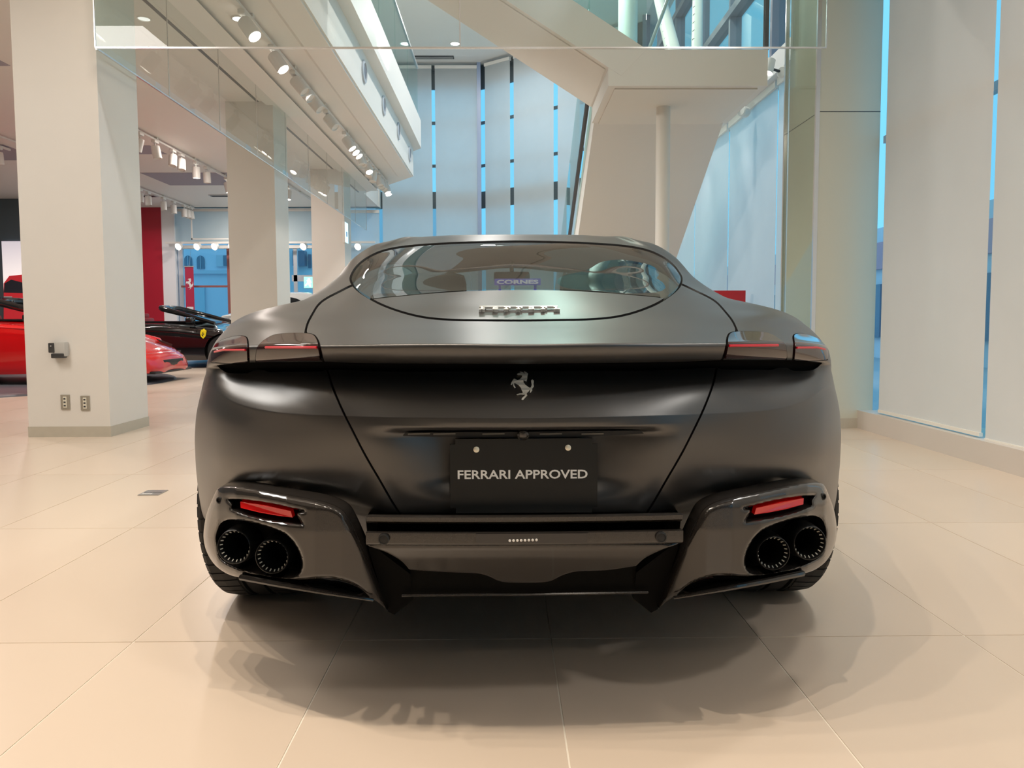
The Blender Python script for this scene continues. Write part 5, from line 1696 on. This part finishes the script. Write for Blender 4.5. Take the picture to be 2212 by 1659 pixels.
def small_car(name, label, colour, loc, rot, roof=False):
    root = thing(name, label, 'car')
    paint = mat(name + '_paint', colour, rough=0.12, coat=1.0, spec=0.6)
    dark = mat('trim_dark', (0.012, 0.012, 0.013), rough=0.35)
    R = np.array(ROWS, float)
    R[:, :, 1] -= 3.85
    # the open cars have a lower, more pointed nose than the coupe
    drop = lambda y: 1 - (0.0 if roof else 0.20) * smoothstep(0.55, 2.2, np.asarray(y, float))
    R[:, :, 2] *= drop(R[:, :, 1])
    if not roof:
        R = R[:21]
        top = R[-1].copy()
        ins = top.copy()
        ins[:, 0] *= 0.93
        ins[:, 1] = top[:, 1] * 0.985 + 0.0
        ins[:, 2] += 0.015
        mid = top.copy()
        mid[:, 0] *= 0.5
        mid[:, 1] = top[:, 1] * 0.7
        mid[:, 2] = 0.955
        sp = top.copy()
        sp[:, 0] = 0
        sp[:, 1] = np.linspace(-0.9, 0.85, len(sp))
        sp[:, 2] = 0.965
        R = np.concatenate([R, [ins, mid, sp]])
        vs = [2] * 20 + [2, 4, 4]
    else:
        vs = [2] * (len(R) - 1)
    G = close_loop(loft(R, [6, 5, 4, 4, 4, 8, 5, 5, 8, 4, 5, 6], vs))
    nv, nu = G.shape[:2]
    N = ring_normals(G).reshape(-1, 3)
    V = G.reshape(-1, 3)
    SKIN[name] = V
    F = grid_tris(nu, nv, wrap=True)
    cen = np.array([0, 0, 0.6])
    fn = np.cross(V[F[:, 1]] - V[F[:, 0]], V[F[:, 2]] - V[F[:, 0]])
    if ((V[F].mean(1) - cen) * fn).sum() < 0:
        F = F[:, ::-1]
    if np.median(((V - cen) * N).sum(1)) < 0:
        N = -N
    S = Surf(V, F, N.copy(), {})
    wh = [(2.52 - 3.85, 0.352), (5.17 - 3.85, 0.345)]
    arch = lambda: np.min([np.hypot(S.V[:, 1] - y, S.V[:, 2] - r) - 0.375 for y, r in wh], axis=0)
    S.cut(arch())
    keep = S.fmean(arch()) > 0
    pane = glass('tinted_car_glass', (0.50, 0.56, 0.54), ior=1.62)
    if roof:
        SIDE = smooth_loop([(-0.73, 0.985), (-0.73, 0.985), (0.65, 0.955), (0.81, 0.955), (0.81, 0.955), (0.43, 1.165), (-0.05, 1.205), (-0.49, 1.15)], 6)
        f1 = lambda: np.where(np.abs(S.V[:, 0]) > 0.42, sd_poly(S.V[:, 1:3], SIDE), -0.3)
        FR = smooth_loop([(-0.52, 0.955), (0.52, 0.955), (0.52, 0.955), (0.35, 1.215), (0.35, 1.215), (-0.35, 1.215), (-0.35, 1.215), (-0.52, 0.955)], 3)
        f2 = lambda: np.where(np.abs(S.V[:, 1]) > 0.2, sd_poly(np.c_[S.V[:, 0], S.V[:, 2]], FR), -0.3)
        S.cut(f1())
        S.cut(f2())
        w1_, w2_ = S.fmean(f1()) > 0, S.fmean(f2()) > 0
        keep = S.fmean(arch()) > 0
        fx = S.fmean(S.V[:, 0])
        fy = S.fmean(S.V[:, 1])
        for s_ in (-1, 1):
            S.sub(w1_ & (fx * s_ > 0)).build('side_window', mat('dark_glass', (0.01, 0.012, 0.014), rough=0.05), root)
        S.sub(w2_ & ~w1_ & (fy > 0)).build('windscreen', mat('dark_glass', (0.01, 0.012, 0.014), rough=0.05), root)
        S.sub(w2_ & ~w1_ & (fy < 0)).build('rear_window', mat('dark_glass', (0.01, 0.012, 0.014), rough=0.05), root)
        keep &= ~(w1_ | w2_)
    S.sub(keep).build('body_shell', paint, root, skirt=0.01)
    MB().box(-0.78, 0.78, -1.95, 2.1, 0.17, 0.45).build('underbody', dark, root)
    make_wheels(root, 0, wh, (0.80, 0.815), (0.285, 0.245), mat('silver_rim', (0.55, 0.55, 0.56), rough=0.25, metal=0.8), seg=40)
    if not roof:
        # cockpit, screen and seats
        ck = smooth_loop([(-0.58, -1.25), (0.58, -1.25), (0.62, -0.2), (0.56, 0.75), (-0.56, 0.75), (-0.62, -0.2)], 6)
        MB().prism([(x, y, 0.955) for x, y in ck], (0, 0, 0.025)).build('cockpit', dark, root)
        fr = MB()
        pts = [(-0.66, 1.05, 0.93), (-0.60, 0.45, 1.10), (-0.52, -0.06, 1.23), (-0.42, -0.16, 1.255), (0, -0.22, 1.27), (0.42, -0.16, 1.255), (0.52, -0.06, 1.23), (0.60, 0.45, 1.10), (0.66, 1.05, 0.93)]
        fr.tube(pts, [0.036, 0.045, 0.06, 0.065, 0.06, 0.065, 0.06, 0.045, 0.036], 10)
        fr.build('screen_frame', mat('gloss_black_trim', (0.01, 0.01, 0.01), rough=0.1, coat=0.6), root, smooth=True)
        MB().add([(-0.64, 1.03, 0.94), (0.64, 1.03, 0.94), (0.50, -0.06, 1.225), (-0.50, -0.06, 1.225)], [(0, 1, 2, 3)]).build('windscreen', pane, root)
        trim = mat('red_leather', (0.28, 0.012, 0.012), rough=0.5)
        for x in (-0.34, 0.34):
            so = MB().box(x - 0.24, x + 0.24, -0.98, -0.78, 0.85, 1.06, 0.05).build('seat', trim, root, smooth=True)
            MB().box(x - 0.13, x + 0.13, -0.96, -0.84, 1.05, 1.16, 0.04).build('headrest', trim, so, smooth=True)
            MB().tube([(x - 0.16, -1.17, 0.96), (x - 0.13, -1.19, 1.10), (x, -1.20, 1.13), (x + 0.13, -1.19, 1.10), (x + 0.16, -1.17, 0.96)], 0.022, 8).build('roll_hoop', dark, root, smooth=True)
    for s_ in (-1, 1):
        o = MB().box(s_ * 0.98 - 0.10, s_ * 0.98 + 0.10, 0.60, 0.75, 0.93, 1.05, 0.04).build('door_mirror', mat(name + '_mirror', colour if roof else (0.01, 0.01, 0.01), rough=0.12, coat=0.8), root, smooth=True)
        MB().tube([(s_ * 0.85, 0.72, 0.89), (s_ * 0.94, 0.70, 0.96)], 0.02, 8).build('mirror_arm', dark, o)
        MB().add([(s_ * 0.965, 0.78, 0.42), (s_ * 0.972, 0.78, 0.80), (s_ * 0.972, 0.79, 0.80), (s_ * 0.965, 0.79, 0.42)], [(0, 1, 2, 3)]).build('door_gap', dark, root)
        # headlamp streaks and intakes on the nose
        MB().prism([(s_ * x, y, (z + 0.012) * float(drop(y))) for x, y, z in ((0.60, 2.02, 0.615), (0.80, 1.62, 0.70), (0.84, 1.45, 0.735), (0.78, 1.62, 0.675), (0.68, 1.98, 0.60))], (0, 0.02, 0.05)).build('headlamp', mat('dark_lens', (0.02, 0.018, 0.018), rough=0.06, coat=0.6), root)
        MB().prism([(s_ * 0.38, 2.305, 0.20), (s_ * 0.66, 2.16, 0.20), (s_ * 0.80, 1.98, 0.34), (s_ * 0.44, 2.29, 0.25)], (0, 0.03, 0.0)).build('side_intake', dark, root)
    MB().box(-0.36, 0.36, 2.22, 2.325, 0.22, 0.34, 0.03).build('front_grille', dark, root, smooth=True)
    MB().box(-0.66, 0.66, 1.95, 2.33, 0.13, 0.17, 0.015).build('front_splitter', dark, root, smooth=True)
    root.location = loc
    root.rotation_euler = (0, 0, rot)
    return root


disc = thing('turntable', 'dark grey round turntable under the red open car', 'turntable', (-8.25, 11.5, 0))
MB().lathe([(0.001, 0.02), (2.62, 0.02), (2.64, 0.016), (2.66, 0.02), (2.86, 0.02), (2.9, 0.0)], (-8.25, 11.5, 0), (0, 0, 1), 72).build('disc', mat('turntable_grey', (0.10, 0.10, 0.115), rough=0.4), disc, smooth=True)
small_car('red_convertible', 'glossy red open sports car partly hidden by the front pillar', (0.72, 0.004, 0.006), (-7.66, 12.0, 0.021), -math.pi / 2)
bc = small_car('black_convertible', 'glossy black open sports car with a yellow shield badge, behind the red nose', (0.006, 0.006, 0.007), (-7.15, 16.35, 0.001), -math.pi / 2)
wc = small_car('white_car', 'white car whose bonnet shows behind the black open car', (0.78, 0.79, 0.77), (-5.4, 18.45, 0.001), math.pi / 2, roof=True)
wc.scale = (1, 1, 1.3)
# yellow shield with a black horse on the black car's wing (local frame: +x is the side facing the viewer)
sh = [(a * 0.8, b * 0.8) for a, b in ((0.0, 0.10), (0.06, 0.085), (0.075, 0.03), (0.06, -0.05), (0.0, -0.11), (-0.06, -0.05), (-0.075, 0.03), (-0.06, 0.085))]
mb = MB()
n_ = len(sh)
_s = SKIN['black_convertible']
XS = float(_s[(np.abs(_s[:, 1] - 0.93) < 0.2) & (np.abs(_s[:, 2] - 0.70) < 0.15), 0].max()) + 0.004
Vs = [(XS, 0.93 + a, 0.70 + b) for a, b in sh] + [(XS - 0.04, 0.93 + a, 0.74 + b) for a, b in sh]
mb.add(Vs, [tuple(range(n_))] + [(i, (i + 1) % n_, n_ + (i + 1) % n_, n_ + i) for i in range(n_)])
o = bpy.data.objects.new('shield_badge', None)
bpy.data.objects.remove(o)
me = bpy.data.meshes.new('shield_badge')
me.from_pydata(mb.V, [], mb.F)
me.materials.append(mat('badge_yellow', (0.80, 0.62, 0.02), rough=0.3, emit=(0.8, 0.6, 0.0), estr=0.05))
link('shield_badge', me, bc)
HORSE = [(920, 400), (1040, 345), (1120, 345), (1200, 330), (1235, 450), (1205, 615), (1115, 575), (1180, 715), (1290, 795), (1365, 720), (1380, 545), (1430, 760), (1330, 945), (1215, 960), (1230, 1030), (1070, 1155), (1170, 1000), (905, 1005), (1100, 940), (1040, 800), (960, 710), (860, 660), (885, 790), (795, 665), (735, 710), (830, 525), (940, 575), (1060, 490), (1020, 415)]
from mathutils.geometry import tessellate_polygon
hv = [(XS + 0.002, 0.93 + (x - 1080) / 900 * 0.08 * -1, 0.695 - (y - 750) / 900 * 0.11) for x, y in HORSE]
me = bpy.data.meshes.new('horse')
me.from_pydata(hv, [], [tuple(t) for t in tessellate_polygon([[Vector(v) for v in hv]])])
me.materials.append(mat('badge_black', (0.01, 0.01, 0.01)))
link('horse', me, [o for o in bc.children if o.name.startswith('shield_badge')][0])

# red banner with a white horse hanging inside the shop window
a, b = at(399, 577, 19.85), at(421, 692, 19.85)
t_ = thing('banner', 'narrow red banner with a white horse at the shop window', 'banner', ((a[0] + b[0]) / 2, 19.85, b[2]))
MB().box(a[0], b[0], 19.85, 19.86, b[2], a[2]).build('cloth', mat('banner_red', (0.45, 0.02, 0.07), rough=0.6), t_)
sx = (b[0] - a[0]) * 0.9 / 700
MB().prism([(a[0] + (b[0] - a[0]) / 2 + (x - 1080) * sx, 19.845, a[2] - 0.45 - (y - 750) * sx * 1.25) for x, y in HORSE], (0, 0.004, 0)).build('horse', mat('banner_white', (0.80, 0.78, 0.80), rough=0.5), t_)
MB().box(a[0] + 0.03, b[0] - 0.03, 19.843, 19.85, b[2] + 0.20, b[2] + 0.36).build('car_shape', mat('banner_white', (0.80, 0.78, 0.80), rough=0.5), t_)
MB().box(a[0] - 0.02, b[0] + 0.02, 19.84, 19.87, a[2], a[2] + 0.03).build('top_rod', alum, t_)
MB().tube([((a[0] + b[0]) / 2, 19.855, a[2] + 0.02), ((a[0] + b[0]) / 2, 20.03, 2.97)], 0.004, 5).build('cord', alum, t_)

# ------------------------------------------------------------------ the street outside
st('g', MB().box(-40, 30, 20.6, 60, -0.3, -0.05).build('ground', mat('asphalt', (0.45, 0.47, 0.50), rough=0.8)))
st('g', MB().box(3.6, 30, -20, 20.6, -0.3, -0.05).build('ground', mat('asphalt', (0.45, 0.47, 0.50), rough=0.8)))
fac = mat('lilac_render', (0.74, 0.72, 0.82), rough=0.8)
win = mat('street_window', (0.16, 0.20, 0.28), rough=0.15)
bl = thing('street_building', 'lilac building across the street with two arched windows', 'building', (-11, 33, -0.05))
MB().box(-24, -10.2, 32, 36, -0.05, 9).build('wall', fac, bl)
MB().box(-24, -10.2, 31.85, 32, 3.0 + 0.06, 3.2).build('ledge', mat('ledge_pale', (0.62, 0.62, 0.70), rough=0.8), bl)
for px_ in (405, 432):
    q = at(px_, 566, 31.9)
    arch_ = [(q[0] - 0.16, 31.95, q[2] - 0.28), (q[0] + 0.16, 31.95, q[2] - 0.28)] + [(q[0] + 0.16 * math.cos(a_), 31.95, q[2] + 0.10 + 0.18 * math.sin(a_)) for a_ in (math.pi * k / 8 for k in range(9))]
    wn = MB().prism(arch_, (0, 0.1, 0)).build('window', win, bl)
    MB().box(q[0] - 0.01, q[0] + 0.01, 31.93, 31.96, q[2] - 0.28, q[2] + 0.26).build('pane_bar', mat('ledge_pale', (0.62, 0.62, 0.70)), wn)
q = at(482, 563, 31.9)
wn = MB().box(q[0] - 0.30, q[0] + 0.30, 31.92, 32, q[2] - 0.25, q[2] + 0.25).build('window', mat('ledge_pale', (0.62, 0.62, 0.70)), bl)
MB().box(q[0], q[0] + 0.26, 31.90, 31.93, q[2] - 0.22, q[2] + 0.22).build('pane', win, wn)
q = at(460, 655, 31.9)
MB().box(q[0] - 0.9, q[0] + 0.8, 31.9, 32, 0, 1.05).build('garage_door', mat('dark_door', (0.12, 0.11, 0.20), rough=0.6), bl)
MB().box(q[0] - 0.9, q[0] - 0.35, 31.88, 32, 1.05, 2.5).build('shutter', mat('pale_cyan', (0.50, 0.60, 0.70), rough=0.6), bl)
b2 = thing('street_building', 'pale street building with tall windows, seen between the second and third pillars', 'building', (-8, 31, -0.05))
MB().box(-9.6, -2.0, 33, 37, -0.05, 6.5).build('wall', mat('blue_render', (0.74, 0.78, 0.84), rough=0.8), b2)
MB().box(-9.6, -2.0, 32.8, 33, 2.0, 2.15).build('ledge', mat('ledge_pale', (0.62, 0.62, 0.70), rough=0.8), b2)
for px_ in (668, 678, 687):
    q = at(px_, 564, 32.9)
    wn = MB().box(q[0] - 0.06, q[0] + 0.06, 32.93, 33, q[2] - 0.3, q[2] + 0.3).build('window', win, b2)
q = at(650, 565, 32.9)
MB().box(q[0] - 0.28, q[0] + 0.24, 32.6, 33, q[2] - 0.2, q[2] + 0.45).build('bay_window', win, b2)
b3 = thing('street_building', 'pink and blue building seen through the slit between the right blinds', 'building', (11, 22, -0.05))
MB().box(10, 14, 10.0, 40, -0.05, 3.4).build('wall', mat('blue_render', (0.74, 0.78, 0.84), rough=0.8), b3)
MB().box(9.9, 10.0, 10, 40, 2.3, 3.0).build('pink_band', mat('pink_band', (0.75, 0.42, 0.48), rough=0.7), b3)
for k in range(6):
    MB().box(9.9, 10.0, 10.5 + 3 * k, 12.8 + 3 * k, 0.5, 1.9).build('window', win, b3)

# ------------------------------------------------------------------ lamps of the room, and unseen fill lights added to it
def area(loc, size, e, col=NEUT, aim=(0, 0, -1), shape='DISK', sy=None):
    l_ = bpy.data.lights.new('added_fill', 'AREA')
    l_.shape = shape
    l_.size = size
    if sy:
        l_.size_y = sy
    l_.energy = e
    l_.color = col
    o = bpy.data.objects.new('added_fill', l_)
    COL.objects.link(o)
    o.location = loc
    o.rotation_euler = Vector(aim).to_track_quat('-Z', 'Y').to_euler()
    return o


K = 1.0
for x in (-6, -2.6, 0.6):
    for y in (-2.5, 1.0, 5.2):
        area((x, y, ZL - 0.02), 0.35, 9 * K, WARM)  # unseen soft fill added under the near ceiling
for x, y in ((-6.8, 8.2), (-5.0, 13.0), (-9.8, 10.5), (-9.5, 15.5), (-6.5, 18.6)):
    area((x, y, ZL - 0.02), 0.3, 58 * K, (1.0, 0.88, 0.80))  # unseen fill lights added for the left room
for x, y in ((1.1, 9.0), (0.9, 13.0), (-0.4, 17.0)):
    area((x, y, ZU - 0.03), 0.4, (125 if y < 10 else 150 if y < 15 else 95) * K, NEUT)  # unseen fill lights added to brighten the atrium and bay
spot_lamp((-8.6, 10.4, ZL - 0.3), (-7.6, 11.6, 0.4), 160 * K, 80, NEUT, 0.05)
spot_lamp((-5.75, 10.2, ZL - 0.3), (-5.6, 11.9, 0.4), 110 * K, 70, NEUT, 0.05)
spot_lamp((-5.75, 13.6, ZL - 0.3), (-6.6, 15.8, 0.4), 110 * K, 80, NEUT, 0.05)
spot_lamp((0.9, 5.5, 3.85), (-3.2, 7.0, 1.4), 150 * K, 56, (0.92, 0.96, 1.0), 0.05, 0.9)  # unseen cool spot added to brighten the right faces of the pillars
spot_lamp((-8.9, 17.6, ZL - 0.3), (-9.6, 19.9, 1.6), 70 * K, 80, (1.0, 0.9, 0.92), 0.05, 1.0)  # extra spot added to brighten the red wall
for i, loc in enumerate(lit_pos):
    if loc[1] < 12.5:
        spot_lamp((loc[0] + 0.02, loc[1] - 0.02, loc[2] - 0.30), (0.4, loc[1] - 1.0, 0), 90 * K, 75, NEUT, 0.04)
area((-4.2, 3.0, ZL - 0.03), 1.0, 85 * K, NEUT, shape='RECTANGLE', sy=1.9)  # unseen light panel added for the highlight on the coupe's left tail shelf
for y in (7.6, 9.2):
    spot_lamp((-2.5, y, ZL - 0.32), (1.7, y + 2.0, 1.6), 190 * K, 70, NEUT, 0.05, 1.0)  # extra spots added at the track to brighten the stair underside
for y in (8.2, 9.5, 11.3):
    spot_lamp((2.72, y, 3.55), (3.05, y + 0.5, 1.0), 16 * K, 80, NEUT, 0.03, 1.0)
area((-4.5, 11.0, ZL + 1.4), 0.8, 230 * K, NEUT, aim=(0.25, 0, 1), shape='RECTANGLE', sy=6.0)  # unseen uplight added on the mezzanine to brighten the atrium ceiling
for x, y in ((2.2, 2.9), (2.2, -0.4)):
    area((x, y, ZL - 0.03), 0.35, 31 * K, NEUT)  # unseen fill added for the floor and blinds on the right
# the row of ceiling spots over the tail of the coupe
for x, y, e in ((-1.95, 1.75, 68), (-1.55, 1.50, 72), (-1.10, 1.30, 76), (-0.65, 1.15, 80), (-0.10, 1.05, 90)):
    spot_lamp((x, y, ZL - 0.25), (x * 0.35, 1.9, 0), e * K, 150, WARM, 0.022, 1.0)
